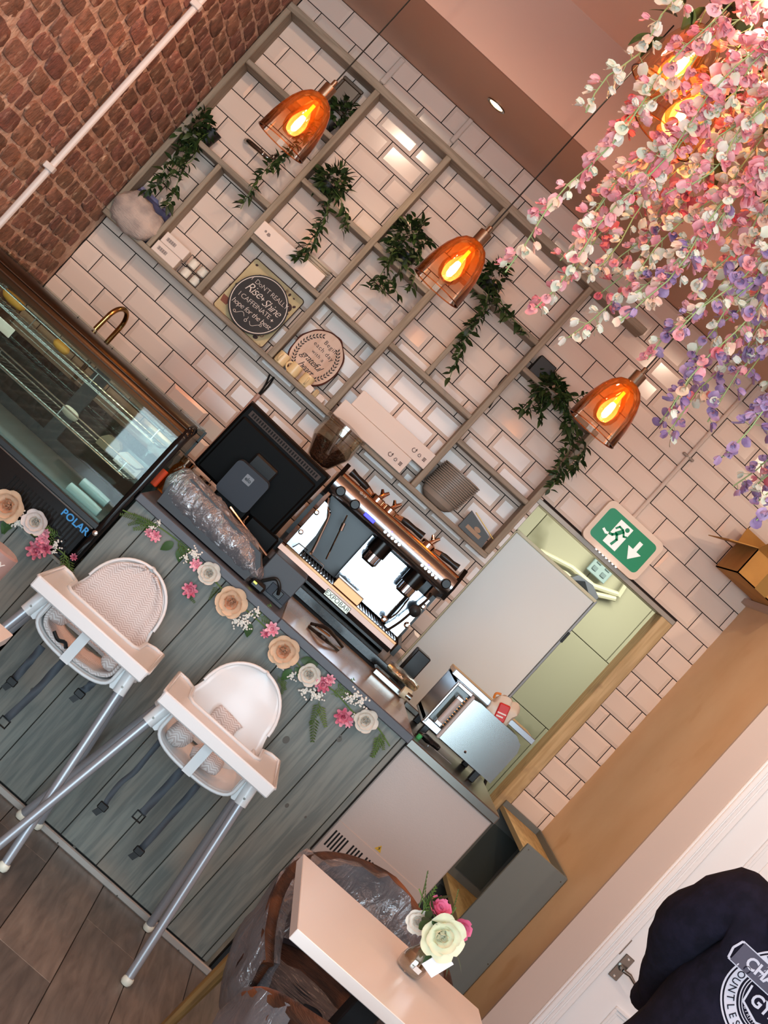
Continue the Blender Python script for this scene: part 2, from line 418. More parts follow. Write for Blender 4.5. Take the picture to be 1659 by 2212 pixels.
cq = at(220, 245, x=RX0 + .03); M_cond = mat('white_conduit', 'ddcfc6', .4)
cd = thing('wall_conduit', 'long white conduit pipe running up the old brick wall', 'conduit', (RX0 + .024, cq.y, .4))
part('pipe', MB().tube([(RX0 + .024, cq.y, .4), (RX0 + .024, cq.y, CEIL_HI)], .0135, 12), M_cond, cd)
for px, py in ((427, 18), (112, 366)):
    c = at(px, py, x=RX0 + .024); part('clip', MB().box(RX0, RX0 + .042, cq.y - .019, cq.y + .019, c.z - .012, c.z + .012, .003), M_cond, cd)
# ceilings: low soffit over the back, bulkhead, higher ceiling over the seats
ce = MB().box(RX0 - .1, WX1, -.93, .1, CEIL_LOW, CEIL_LOW + .06).box(RX0 - .1, WX1, RY0, -.93, CEIL_HI, CEIL_HI + .06)
ceiling = struct('ceiling', ce, M_soffit)
part('bulkhead', MB().box(RX0 - .1, WX1, -.95, -.93, CEIL_LOW, CEIL_HI), M_ceil, ceiling)
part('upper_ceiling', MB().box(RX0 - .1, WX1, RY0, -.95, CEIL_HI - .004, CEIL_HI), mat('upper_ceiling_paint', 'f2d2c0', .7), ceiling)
# boxed-in side room on the right, its door facing the shop
DY = -1.17
wr = MB().box(RX1, RX1 + .1, DY + .004, 0, 0, 2.27)
wall_right = struct('wall_right', wr, M_tan)
M_nib = mat('mushroom_paint', 'cbb6aa', .7, bump=.03, bscale=30)
part('corner_face', MB().box(RX1, 3.19, DY - .012, DY + .004, 0, 2.27).box(4.08, WX1, DY - .012, DY + .004, 0, 2.27).box(3.19, 4.08, DY - .012, DY + .004, 2.07, 2.27), M_nib, wall_right)
part('top_ledge', MB().box(RX1 - .03, WX1, DY - .014, 0, 2.27, 2.295), M_nib, wall_right)
struct('wall_far_right', MB().box(WX1, WX1 + .1, RY0, .1, 0, CEIL_HI), M_plaster)
fw = MB().box(-.3, WX1, RY0 - .1, RY0, 0, .35).box(-.3, WX1, RY0 - .1, RY0, 2.8, CEIL_HI).box(-.3, -.1, RY0 - .1, RY0, .35, 2.8).box(3.6, WX1, RY0 - .1, RY0, .35, 2.8)
struct('wall_front', fw, M_plaster)
wf = MB()
for x in (-.1, 1.1, 2.3, 3.54): wf.box(x, x + .06, RY0 - .06, RY0 - .01, .35, 2.8)
wf.box(-.1, 3.6, RY0 - .06, RY0 - .01, .35, .42).box(-.1, 3.6, RY0 - .06, RY0 - .01, 2.73, 2.8)
struct('window_1', wf, M_wsatin)
# door casing and panelled door
M_gloss = mat('white_gloss_door', 'f3f1f1', .3, bump=.02, bscale=15)
cs = MB()
for (xa, s) in ((3.19, 1), (4.08, -1)):
    for (o, w, d) in ((0, .075, .012), (.008, .02, .024), (.036, .012, .020), (.055, .018, .016)):
        cs.box(xa + s * o, xa + s * (o + w), DY - .012 - d, DY - .006, 0, 2.07, .003)
for (o, w, d) in ((0, .075, .012), (.008, .02, .024), (.036, .012, .020), (.055, .018, .016)):
    cs.box(3.19, 4.08, DY - .012 - d, DY - .006, 2.07 - o - w, 2.07 - o, .003)
struct('trim_3', cs, M_gloss)
dx0, dx1 = 3.262, 4.01
db = MB().box(dx0 + .003, dx1, DY + .006, DY + .045, .006, 1.99, .002)
door = struct('door_1', db, M_gloss)
def dpanel(x0, x1, z0, z1):
    y = DY + .006; m = MB()
    for (o, w, dy) in ((0, .012, .012), (.012, .014, .005)):
        m.box(x0 + o, x1 - o, y - dy, y, z1 - o - w, z1 - o, .002).box(x0 + o, x1 - o, y - dy, y, z0 + o, z0 + o + w, .002)
        m.box(x0 + o, x0 + o + w, y - dy, y, z0 + o + w, z1 - o - w, .002).box(x1 - o - w, x1 - o, y - dy, y, z0 + o + w, z1 - o - w, .002)
    m.box(x0 + .06, x1 - .06, y - .009, y, z0 + .06, z1 - .06, .008)
    part('door_panel', m, M_gloss, door)
for (z0, z1) in ((.92, 1.86), (.14, .72)):
    for (x0, x1) in ((3.40, 3.615), (3.68, 3.895)): dpanel(x0, x1, z0, z1)
M_oldch = mat('worn_chrome', '8e8a84', .18, metal=1)
hx, hz = 3.315, .838
hb = part('door_handle', MB().box(hx - .021, hx + .021, DY - .002, DY + .006, hz - .052, hz + .052, .002), M_oldch, door)
lv = MB().tube([(hx, DY, hz), (hx, DY - .018, hz), (hx, DY - .034, hz)], [.013, .011, .01], 12)
lv.tube([(hx, DY - .036, hz), (hx + .03, DY - .04, hz + .004), (hx + .06, DY - .04, hz - .006), (hx + .085, DY - .038, hz - .012), (hx + .1, DY - .034, hz - .004), (hx + .108, DY - .032, hz + .006)], [.008, .0075, .006, .0055, .005, .004], 10)
part('lever', lv, M_oldch, hb)
sc_ = MB()
for dz in (-.04, .04): sc_.tube([(hx, DY - .0045, hz + dz), (hx, DY - .001, hz + dz)], .004, 8)
part('screw', sc_, M_chrome, hb, kind='stuff')
part('latch_keep', MB().box(3.262, 3.275, DY - .008, DY + .006, .87, .94, .001), M_oldch, door)
# kitchen seen through the doorway
M_ktile = mat('kitchen_wall_tile', 'b9b39b', .3, rnd=.04, spots=('8a846a', 3, .6, .75))
kw = MB().box(1.2, 4.8, 1.75, 1.8, 0, 2.7).box(1.0, 1.2, .12, 1.8, 0, 2.7).box(4.6, 4.8, .12, 1.8, 0, 2.7)
kit = struct('wall_kitchen', kw, mat('kitchen_grout', '6f6a58', .9))
struct('ceiling_kitchen', MB().box(1.0, 4.8, .12, 1.8, 2.7, 2.75), M_wsatin)
for i in range(9):
    for j in range(5):
        x = 1.26 + i * .402 - (.13 if j % 2 else 0); z = .2 + j * .502
        if 1.9 < x < 4.0: link('tile', mesh('tile', MB().box(-.199, .199, -.008, 0, -.249, .249, .002), M_ktile, 0), kit, (x + .2, 1.75, z + .25))
KY = 1.7
pm = MB()
for dz in (0, .05):
    pm.tube([at(1165, 1190, KY) + V((0, 0, -dz)), at(1235, 1226, KY) + V((0, 0, -dz)), at(1280, 1265, KY) + V((0, 0, -dz)), at(1335, 1284 + dz * 80, KY) + V((0, 0, -dz * .4))], .016, 8)
pm.tube([at(1335, 1288, KY), at(1352, 1262, KY), at(1366, 1240, KY)], .016, 8)
tag(part('water_pipe', pm, mat('lagged_white_pipe', 'd9d3b8', .5)), 'pair of white pipes bending across the kitchen wall', 'pipe')
c = at(1305, 1222, KY)
t = thing('wall_socket', 'pale blue grey switch plate on the kitchen wall behind the exit sign', 'socket', c)
part('plate', MB().cbox(c, (.13, .02, .16), .004), mat('blue_grey_plate', '9fb3b5', .4), t)
rk = MB()
for a in (-.03, .03):
    for b in (-.045, 0, .045): rk.cbox(c + V((a, -.012, b)), (.03, .01, .026), .002)
part('switch', rk, mat('grey_switch', '7e8f92', .4), t, kind='stuff')
# dark window frame high in the kitchen
M_dkwood = mat('dark_brown_wood', '33210f', .4)
t = struct('window_2', MB().box(2.2, 2.26, 1.68, 1.75, 1.9, 2.62, .006).box(2.2, 2.72, 1.68, 1.75, 2.38, 2.44, .006), M_dkwood)
part('plaster_panel', MB().box(RX1 + .004, WX1, -.012, 0, 2.29, CEIL_LOW), M_plaster, wall_back)
# ================================================================ text, leaves, shared makers
def text_mb(s, size, depth=.0015, shear=0, align='CENTER', spacing=1.0, res=3, offset=0):
    cu = bpy.data.curves.new('txt', 'FONT'); cu.body = s; cu.size = size; cu.extrude = depth / 2; cu.shear = shear
    cu.align_x = align; cu.align_y = 'CENTER'; cu.space_character = spacing; cu.resolution_u = res; cu.offset = offset
    o = bpy.data.objects.new('txt', cu); COL.objects.link(o)
    dg = bpy.context.evaluated_depsgraph_get(); me = o.evaluated_get(dg).to_mesh()
    mb = MB(); mb.add([v.co[:] for v in me.vertices], [tuple(p.vertices) for p in me.polygons])
    o.evaluated_get(dg).to_mesh_clear(); bpy.data.objects.remove(o); bpy.data.curves.remove(cu); return mb
FACE = Matrix(((1, 0, 0, 0), (0, 0, -1, 0), (0, 1, 0, 0), (0, 0, 0, 1)))      # xy drawing -> upright, facing the shop
def put(mb, src, M): mb.add([tuple(M @ V(p)) for p in src.v], src.f); return mb
def T(loc, rz=0, rx=0, ry=0, s=1): return Matrix.Translation(V(loc)) @ Euler((rx, ry, rz)).to_matrix().to_4x4() @ Matrix.Scale(s, 4)
def write(mb, s, size, M, x=0, y=0, rot=0, **k):
    return put(mb, text_mb(s, size, **k), M @ Matrix.Translation((x, y, 0)) @ Matrix.Rotation(rot, 4, 'Z'))
def ring2d(r0, r1, a0=0, a1=2 * pi, n=40, d=.001):
    m = MB(); top = []
    full = abs(a1 - a0 - 2 * pi) < 1e-6
    for k in range(n + (0 if full else 1)):
        a = a0 + (a1 - a0) * k / n; top.append((cos(a), sin(a)))
    rows = [[(c * r0, s * r0, 0) for c, s in top], [(c * r0, s * r0, d) for c, s in top], [(c * r1, s * r1, d) for c, s in top], [(c * r1, s * r1, 0) for c, s in top]]
    return m.sheet(rows, closed_u=full)
def disc(m, r, d, n=28, M=None, rx=1, ry=1):
    return m.prism([(r * rx * cos(2 * pi * k / n), r * ry * sin(2 * pi * k / n)) for k in range(n)], 0, d, 'z', M=M)
def leaf_mesh(name, L_, W, fold=.25, bend=.3, m=None, n=5):
    mb = MB(); rows = []
    for i in range(n + 1):
        t = i / n; w = W / 2 * (sin(pi * min(1, t * .97 + .03)) ** .8) * (1.15 - .5 * t); 
        if i == n: w = W * .02
        z = -bend * L_ * t * t
        rows.append([(-w, t * L_, z + w * fold), (0, t * L_, z), (w, t * L_, z + w * fold)])
    mb.sheet(rows); return mesh(name, mb, m or M_leaf, 60)
LEAVES = [leaf_mesh('leaf', L_, L_ * r, f, b) for L_, r, f, b in ((.034, .5, .3, .25), (.03, .55, .5, .1), (.038, .48, .2, .4), (.026, .55, .4, .3))]
def basis(d, up=V((0, 0, 1))):
    d = d.normalized(); x = d.cross(up)
    x = x.normalized() if x.length > 1e-5 else V((1, 0, 0))
    return Matrix((x, d, x.cross(d))).transposed()
def smooth_path(pts, n):
    pts = [V(p) for p in pts]; out = []
    P = [pts[0] * 2 - pts[1]] + pts + [pts[-1] * 2 - pts[-2]]
    segs = len(pts) - 1
    for i in range(n + 1):
        u = segs * i / n; k = min(int(u), segs - 1); t = u - k
        a, b, c, d = P[k], P[k + 1], P[k + 2], P[k + 3]
        out.append(.5 * ((2 * b) + (c - a) * t + (2 * a - 5 * b + 4 * c - d) * t * t + (3 * b - a - 3 * c + d) * t ** 3))
    return out
# ================================================================ wall shelf unit
M_shelf = mat('weathered_grey_board', '9c8c7a', .6, var='857664', vscale=5, vstretch=(1, 12, 12), vdet=6, bump=.12, bscale=18, bstretch=(1.5, 14, 14), rnd=.06)
M_shelfv = mat('weathered_grey_upright', '9d8d79', .6, var='8a7a66', vscale=5, vstretch=(12, 12, 1), vdet=6, bump=.12, bscale=18, bstretch=(14, 14, 1.5), rnd=.06)
SD = -.16
shelf = thing('wall_shelf_unit', 'large weathered grey wooden grid shelf across the white tiled wall', 'shelf', (.9, 0, 1.655))
XL, XV0, XV1, XV2, XV3, XV4, XV5 = -.183, .043, .33, .745, 1.08, 1.58, 2.013
ZT_, ZB = 2.838, 1.655
def hb_(x0, x1, z, name='shelf_board', th=.024): part(name, MB().box(x0, x1, SD, -.009, z - th / 2, z + th / 2, .0025), M_shelf, shelf)
def vb_(x, z0, z1, th=.028): part('upright', MB().box(x - th / 2, x + th / 2, SD - .001, -.009, z0, z1, .0025), M_shelfv, shelf)
hb_(XL - .014, XV4 + .3, ZT_, th=.034); hb_(XL - .014, XV5 + .014, ZB)
vb_(XL, ZB + .012, ZT_ - .017); vb_(XV1, ZB + .012, ZT_ - .017); vb_(XV2, ZB + .012, ZT_ - .017); vb_(XV3, ZB + .012, ZT_ - .017, .032); vb_(XV4, ZB + .012, ZT_ - .017)
vb_(XV5, ZB + .012, 2.355); vb_(XV0, ZB + .012, 2.13, .022); vb_(1.298, 2.067, 2.475, .022)
a = .014
hb_(XL + a, XV1 - a, 2.54); hb_(XL + a, XV1 - a, 2.142)
hb_(XV1 + a, XV2 - a, 2.325); hb_(XV1 + a, XV2 - a, 2.0)
hb_(XV2 + a, XV3 - .016, 2.012); hb_(XV2 + a, XV3 - .016, 2.33)
hb_(XV3 + .016, XV4 - a, 2.055); hb_(XV3 + .016, XV4 - a, 2.487)
hb_(XV4 + a, XV5 + a, 2.367); hb_(XV4 + a, XV5 - a, 1.946)
# ---------------------------------------------------------------- trailing plants
M_pot = mat('black_pot', '171513', .5)
M_leafd = mat('dark_leaf', '2f4222', .5, rnd=.4, rndh=.015, var='1e2c14', vscale=30)
def ivy(label, pot, pr, ph, crown, cr, trails, nleaf=90, group='trailing plants on the wall shelf', square=False):
    """pot: base centre; crown: centre and radii of the leafy top; trails: hanging stems as point lists"""
    t = thing('trailing_plant', label, 'plant', pot, group)
    pb = MB()
    if square: pb.box(pot.x - pr, pot.x + pr, pot.y - pr, pot.y + pr, pot.z, pot.z + ph, .004)
    else: pb.lathe([(pr * .75, 0), (pr, ph), (pr * .92, ph), (pr * .9, ph - .012)], 16, Matrix.Translation(pot))
    part('pot', pb, M_pot, t)
    src = V((pot.x, pot.y, pot.z + ph))
    n = 0
    def leaf(p, d, s):
        M = basis(d).to_4x4() @ Matrix.Rotation(random.uniform(-1, 1), 4, 'Y')
        o = link('leaf', random.choice(LEAVES), t, p - wloc(t), M.to_euler()); o.scale = (s, s, s)
    for tr in trails:
        pth = smooth_path([src] + tr, 5 * (len(tr) + 1)); L_ = sum((pth[i + 1] - pth[i]).length for i in range(len(pth) - 1))
        part('stem', MB().tube(pth, .0016, 5), M_stem, t)
        k = int(L_ / .0095)
        for i in range(k):
            u = (i + random.random()) / k * (len(pth) - 1); j = min(int(u), len(pth) - 2); p = pth[j].lerp(pth[j + 1], u - j)
            d = V((random.gauss(0, 1), -abs(random.gauss(.2, .6)), random.gauss(-.35, .6)))
            leaf(p + d.normalized() * .004, d, random.uniform(1.0, 1.45)); n += 1
    for i in range(int(nleaf * 1.5)):
        d = V((random.gauss(0, 1), random.gauss(0, 1), random.gauss(0, 1))).normalized(); r = random.uniform(.45, 1) 
        p = crown + V((d.x * cr[0], d.y * cr[1], d.z * cr[2])) * r
        p.y = max(min(p.y, -.03), -.26)
        leaf(p, V((d.x, d.y - .4, d.z - .1)) + V((random.gauss(0, .4), random.gauss(0, .4), random.gauss(0, .4))), random.uniform(1.05, 1.5))
    return t
def P_(px, py, y=-.19): return at(px, py, y)
ivy('bushy trailing ivy in the left bay of the wall shelf, nearest the brick wall', V((-.09, -.085, 2.154)), .045, .075, P_(412, 272, -.12), (.085, .07, .1),
    [[P_(402, 330), P_(378, 372), P_(345, 398), P_(318, 410)], [P_(408, 320, -.2), P_(392, 372), P_(372, 425), P_(362, 450)], [P_(432, 300), P_(418, 342), P_(398, 356)], [P_(395, 320, -.2), P_(360, 360), P_(345, 385)]], 110)
ivy('dark little plant behind the left amber lamp with one long hanging stem', V((.255, -.09, 2.552)), .04, .05, P_(736, 240, -.1), (.055, .05, .06),
    [[P_(668, 275), P_(622, 325), P_(588, 352), P_(560, 385), P_(540, 415), P_(520, 452)], [P_(672, 290), P_(612, 345), P_(590, 375)]], 60)
ivy('trailing ivy above the long white box, its stem ending on the box', V((.43, -.085, 2.337)), .045, .06, P_(718, 392, -.11), (.075, .07, .085),
    [[P_(708, 450), P_(690, 490), P_(668, 525), P_(650, 552), P_(640, 560)], [P_(735, 430), P_(748, 470), P_(738, 498)], [P_(705, 455), P_(684, 510), P_(662, 550)]], 110)
ivy('wide bushy ivy just left of the middle amber lamp', V((.89, -.085, 2.342)), .045, .06, P_(884, 510, -.12), (.095, .07, .1),
    [[P_(848, 548), P_(825, 590), P_(800, 625)], [P_(872, 570), P_(850, 612), P_(860, 636)], [P_(905, 560), P_(895, 600), P_(885, 628)], [P_(850, 540), P_(835, 600), P_(818, 632)]], 130)
ivy('ivy right of the middle amber lamp, split into two hanging stems', V((1.24, -.085, 2.499)), .045, .06, P_(1062, 600, -.11), (.05, .06, .085),
    [[P_(1078, 640), P_(1092, 672), P_(1118, 700), P_(1138, 724)], [P_(1052, 645), P_(1038, 685), P_(1005, 715), P_(990, 765), P_(972, 815)], [P_(1070, 650), P_(1100, 690)], [P_(1048, 660), P_(1030, 700), P_(1002, 735), P_(985, 785)]], 80)
ivy('ivy in a square black pot at the right end of the shelf', V((1.66, -.085, 2.379)), .045, .09, P_(1190, 845, -.15), (.075, .06, .06),
    [[P_(1215, 850), P_(1240, 862), P_(1262, 848)], [P_(1160, 850), P_(1140, 880), P_(1126, 884)], [P_(1222, 880), P_(1240, 925), P_(1225, 985), P_(1206, 1028), P_(1187, 1058)], [P_(1170, 870), P_(1165, 908)],
     [P_(1225, 890), P_(1262, 960), P_(1248, 1000), P_(1230, 1015)], [P_(1215, 880), P_(1228, 940), P_(1212, 990), P_(1195, 1040)]], 90, square=True)
# ---------------------------------------------------------------- things on the shelf
M_carton = mat('white_carton', 'ead6c8', .55)
M_ink = mat('dark_print', '2a1f1b', .6)
def slab(c, d, **k): return MB().cbox(c, d, **k)
# wrapped bundle and purple folders, left bay
zb = ZB + .012
bm = MB(); c = at(292, 466, -.15); rows = []
for i in range(13):
    t = -1 + 2 * i / 12; row = []
    for k in range(22):
        a = 2 * pi * k / 22; r = (1 - abs(t) ** 3.2) ** .5 if abs(t) < 1 else 0
        p = V((t * .122, sin(a) * .062 * r, cos(a) * .084 * r))
        p *= 1 + .2 * noise.noise(p * 20 + V((3, 1, 7))) + .1 * noise.noise(p * 55); p.z += -.008 * sin(t * 5)
        row.append(c + p)
    rows.append(row)
bm.sheet(rows, closed_u=True)
solo('cloth_bundle', bm, mat('thin_beige_cloth', 'c9b3a6', .8, var='9d8d86', vscale=18, vmix=(.4, .75), bump=.4, bscale=35, bstretch=(1, 3, 6)), 'crumpled translucent beige bag bundled into the bottom left bay of the shelf', 'bag', smooth=80)
for i, (h, w, colr, lab) in enumerate(((.19, .012, '4b4060', 'thick dark purple folder behind the beige bundle'), (.205, .008, '8a7fa0', 'pale lilac booklet between folders behind the beige bundle'), (.2, .012, '3a2d3c', 'darkest folder nearest the tiles behind the beige bundle'))):
    y = -.07 + i * .018
    m = MB().box(-.165, .024, y, y + w, zb, zb + h - .03, .002)
    m.box(-.162, .022, y + .002, y + w - .002, zb + h - .03, zb + h - .026)
    solo('folder', m, mat('folder_%d' % i, colr, .5), lab, 'folder', 'folders behind the beige bundle')
m = MB().tube(smooth_path([at(352, 450, -.07), at(347, 438, -.07), at(350, 428, -.07)], 6), .010, 8)
solo('paper_roll', m, M_carton, 'small white paper tag curling up beside the purple folders', 'paper')
# two small cartons with printed codes
M_code = mat('barcode_print', '5a4a48', .6)
for i, (z0, lab) in enumerate(((zb, 'small white carton with a printed code under another, left of the candles'), (zb + .052, 'small white carton on top of its twin, left of the candles'))):
    c0 = V((.125 + .006 * i, -.12, z0))
    t = thing('small_carton', lab, 'carton', c0, 'small white cartons')
    part('carton', MB().box(c0.x - .064, c0.x + .064, -.158, -.07, z0, z0 + .051, .002), M_carton, t)
    b = MB()
    for k in range(14): b.box(c0.x - .045 + k * .0035, c0.x - .045 + k * .0035 + (.0022 if k % 3 else .0014), -.1588, -.158, z0 + .018, z0 + .034)
    part('printed_code', b, M_code, t, 0)
# tea-light jars: four in a wire rack
M_clear = glassy('clear_glass', 'f2efe8', .03, .88)
t = thing('candle_rack', 'little black wire rack beside the small white cartons holding candles', 'rack', (.255, -.1, zb))
r = MB()
for x in (.21, .262, .314):
    r.tube([(x, -.15, zb + .003), (x, -.15, zb + .1)], .0014, 5).tube([(x, -.07, zb + .003), (x, -.07, zb + .1)], .0014, 5)
for z in (zb + .003, zb + .05, zb + .1): r.tube([(.21, -.15, z), (.314, -.15, z), (.314, -.07, z), (.21, -.07, z)], .0014, 5, closed=True)
part('wire_frame', r, M_black, t)
for i, (x, z, lab) in enumerate(((.236, zb + .004, 'lower left white candle in the wire rack'), (.288, zb + .004, 'lower right white candle in the wire rack'), (.236, zb + .054, 'upper left white candle in the wire rack'), (.288, zb + .054, 'upper right white candle in the wire rack'))):
    c = V((x, -.11, z)); q = thing('candle', lab, 'candle', c, 'candles in the wire rack')
    part('wax', MB().lathe([(.017, 0), (.0215, .004), (.0215, .034), (.019, .039), (0.004, .04)], 16, Matrix.Translation(c)), mat('cream_wax', 'efe6d6', .5, sss=.2) if i == 0 else MATS['cream_wax'], q)
    part('wick', MB().tube([c + V((0, 0, .04)), c + V((.001, 0, .046))], .0012, 5), M_black, q)
sd = MB()
for k in range(5):
    a = rad(-30 + 40 * k); c = V((.318 + .004 * (k % 2), -.12, zb + .03)); sd.tube([c, c + V((cos(a) * .02, -.01, sin(a) * .022)), c + V((cos(a) * .024, -.012, sin(a) * .03))], [.006, .008, .003], 6)
solo('seed_pod', sd, mat('dry_brown_pod', '6d5a4c', .8), 'brown dried seed pod against the shelf upright by the candles', 'ornament')
# long white carton and trays, second bay
t = thing('long_carton', 'long low white carton on the shelf beneath the trailing ivy', 'carton', (.52, -.12, 2.012), 'long white cartons on the wall shelf')
part('carton', MB().box(.343, .695, -.168, -.095, 2.0125, 2.083, .002), M_carton, t)
part('flap', MB().box(.345, .46, -.135, -.1, 2.083, 2.0865, .001), M_carton, t)
mk = MB(); disc(mk, .0055, .0006, 14, T((.378, -.168, 2.052)) @ FACE); mk.prism([(.388, 2.044), (.398, 2.041), (.407, 2.046), (.402, 2.056), (.391, 2.057)], -.1686, -.168, 'y')
part('printed_mark', mk, mat('grey_print', '8d7d76', .6), t, 0)
M_tray = mat('pale_tray', 'd9c7b0', .4)
for i in range(9):
    z = 2.0125 + i * .0125
    m = MB().lathe([(.055, 0), (.07, .002), (.084, .008), (.086, .0105), (.082, .0105), (.066, .006)], 28, T((.615, -.05, z)) @ Matrix.Diagonal((1.0, .4, 1, 1)))
    solo('side_plate', m, M_tray, ('topmost second third fourth fifth sixth seventh eighth lowest'.split()[8 - i]) + ' pale side plate in the stack behind the long white carton', 'plate', 'plates stacked behind the long carton', loc=V((.615, -.05, z)))
# coffee tin sign and round black sign
M_tin = mat('aged_cream_tin', 'cfb98a', .5, var='b79a68', vscale=9, vmix=(.45, .75), spots=('8c6a48', 14, .66, .74))
M_bean = mat('brown_print', '3e1d12', .6)
def lean(x, z, y0, ang, rot=0): return T((x, y0, z)) @ Matrix.Rotation(-ang, 4, 'X') @ Matrix.Rotation(rot, 4, 'Y') @ FACE
S = .286; cx_ = .547; Mx = lean(cx_, zb + .001, -.062, rad(9))
t = thing('tin_sign', 'square cream tin sign printed with coffee beans behind the round black sign', 'sign', (cx_, -.06, zb))
k = .014; ol = []
for (sx, sy) in ((1, 1), (-1, 1), (-1, -1), (1, -1)):
    for a in (0, 30, 60, 90):
        aa = rad(a) + {(1, 1): 0, (-1, 1): pi / 2, (-1, -1): pi, (1, -1): 1.5 * pi}[(sx, sy)]
        ol.append((sx * (S / 2 - k) + k * cos(aa), S / 2 + sy * (S / 2 - k) + k * sin(aa)))
part('panel', MB().prism(ol, 0, .004, 'z', M=Mx), M_tin, t)
part('rim', MB().tube([Mx @ V((u, w, .004)) for u, w in ol], .0022, 6, closed=True), M_bean, t)
bn = MB()
def bean(u, w, r, a): disc(bn, r, .0012, 14, Mx @ Matrix.Translation((u, w, .004)) @ Matrix.Rotation(a, 4, 'Z'), 1, .7)
for u, w, r, a in ((-.118, .262, .007, .4), (-.075, .235, .010, .6), (-.04, .245, .013, .2), (.125, .235, .008, .9), (.118, .19, .011, .3), (.05, .258, .006, 1), (.075, .262, .008, 1.4), (.1, .262, .005, 0), (.09, .02, .012, .4), (-.125, .14, .008, 1)): bean(u, w, r, a)
disc(bn, .02, .0012, 18, Mx @ Matrix.Translation((.105, .214, .004)))
write(bn, 'Co', .075, Mx, -.108, .212, shear=.2); write(bn, 'Cup', .045, Mx, -.115, .12, rot=.05, shear=.2)
part('print', bn, M_bean, t, 0)
cupm = MB()
for (u, w, s) in ((-.115, .05, 1), (.085, .04, .8)):
    cupm.prism([(u - .024 * s, w + .02 * s), (u + .024 * s, w + .02 * s), (u + .016 * s, w - .012 * s), (u - .016 * s, w - .012 * s)], .004, .0052, 'z', M=Mx)
    put(cupm, ring2d(.007 * s, .011 * s, n=16), Mx @ Matrix.Translation((u + .026 * s, w + .006 * s, .004)))
part('printed_cup', cupm, mat('faded_red_print', '8a4a34', .6), t, 0)
R_ = .132; Mx = lean(.562, zb + .001, -.1, rad(6), rad(-2)) @ Matrix.Translation((0, R_, 0))
t = thing('round_sign', 'round black chalk style sign lettered in white script', 'sign', (.562, -.1, zb))
part('disc', disc(MB(), R_, .009, 48, Mx), mat('black_board', '150f0d', .55), t)
part('ring', put(MB(), ring2d(R_ * .93, R_ * .955, n=56), Mx @ Matrix.Translation((0, 0, .009))), mat('white_chalk_paint', 'efe0d4', .6), t)
M_chalk = MATS['white_chalk_paint']; w = MB(); Mw = Mx @ Matrix.Translation((0, 0, .009))
write(w, "I  DoN\u2019T REALLY", .030, Mw, .004, .072, rot=-.02, spacing=.92, offset=-.0006)
write(w, 'Rise', .058, Mw, -.055, .036, rot=.03, shear=.35, spacing=.85, offset=-.0008); write(w, '+', .034, Mw, -.002, .03); write(w, 'Shine', .052, Mw, .052, .026, shear=.35, spacing=.85, offset=-.0008)
write(w, 'I CAFFEINATE', .031, Mw, -.012, -.012, rot=.02, spacing=.9, offset=-.0006); write(w, '+', .028, Mw, .088, -.016)
write(w, 'hope for the best', .034, Mw, 0, -.048, rot=.03, shear=.18, spacing=.88, offset=-.0005)
part('lettering', w, M_chalk, t, 0)
sw = MB()
for s in (-1, 1):
    pts = [Mw @ V((s * (.016 + .05 * i / 14), -.083 + .012 * sin(i / 14 * 5.2) * (1 if s < 0 else -1) + .004, .001)) for i in range(15)]
    e = pts[-1]; pts += [e + Mw.to_3x3() @ V((s * .006 * cos(a) - s * .002, .006 * sin(a) + .003, 0)) for a in (0, .8, 1.6, 2.4, 3.2)]
    sw.tube(pts, .0011, 4)
put(sw, ring2d(.005, .0068, n=16), Mw @ Matrix.Translation((0, -.088, 0))); sw.tube([Mw @ V((0, -.08, .001)), Mw @ V((.003, -.074, .001)), Mw @ V((0, -.068, .001))], .001, 4)
part('flourish', sw, M_chalk, t, 0)
# oval wood-slice sign
Mx = lean(.885, zb + .001, -.085, rad(7), rad(4)) @ Matrix.Translation((0, .13, 0)); no = 54
def slice_(s, wob=.02): return [(.112 * s * cos(2 * pi * k / no) * (1 + wob * noise.noise(V((cos(2 * pi * k / no) * 3, sin(2 * pi * k / no) * 3, 1)))), .13 * s * sin(2 * pi * k / no) * (1 + wob * noise.noise(V((cos(2 * pi * k / no) * 3, sin(2 * pi * k / no) * 3, 5))))) for k in range(no)]
t = thing('wood_slice_sign', 'oval pale wood slice sign with bark edge standing behind the cream mugs', 'sign', (.885, -.085, zb))
part('bark', MB().prism(slice_(1.04, .05), 0, .012, 'z', M=Mx), mat('red_brown_bark', '4d2418', .9, bump=.8, bscale=60), t)
part('face', MB().prism(slice_(.985), .012, .0135, 'z', M=Mx), mat('pale_wood_face', 'dcbfab', .6, var='c9a68e', vscale=3, vstretch=(6, 6, 1)), t)
w = MB(); Mw = Mx @ Matrix.Translation((0, 0, .0135))
for s, sz, x, y, kw in (('Begin', .028, .012, .078, dict(spacing=1.15)), ('each day', .028, .004, .044, dict(spacing=1.15)), ('with a', .024, .0, .012, dict(spacing=1.15)), ('grateful', .044, -.004, -.024, dict(shear=.4, spacing=.85)), ('heart', .042, .002, -.064, dict(shear=.4, spacing=.85))):
    write(w, s, sz, Mw, x, y, **kw)
part('lettering', w, M_ink, t, 0)
for s in (-1, 1):
    w = MB()
    for k in range(15):
        a = rad(-62 + 118 * k / 14); p = V((s * .088 * cos(a), .104 * sin(a), 0)); ta = math.atan2(.108 * cos(a), -s * .093 * sin(a)) + (pi if s < 0 and 0 else 0)
        for q in (-.65, .65):
            lf = [(0, 0), (.009, .0036), (.018, 0), (.009, -.0036)]
            w.prism(lf, 0, .0008, 'z', M=Mw @ Matrix.Translation(p) @ Matrix.Rotation(ta + q, 4, 'Z'))
    part('leaf_wreath', w, M_ink, t, 0, kind='stuff')
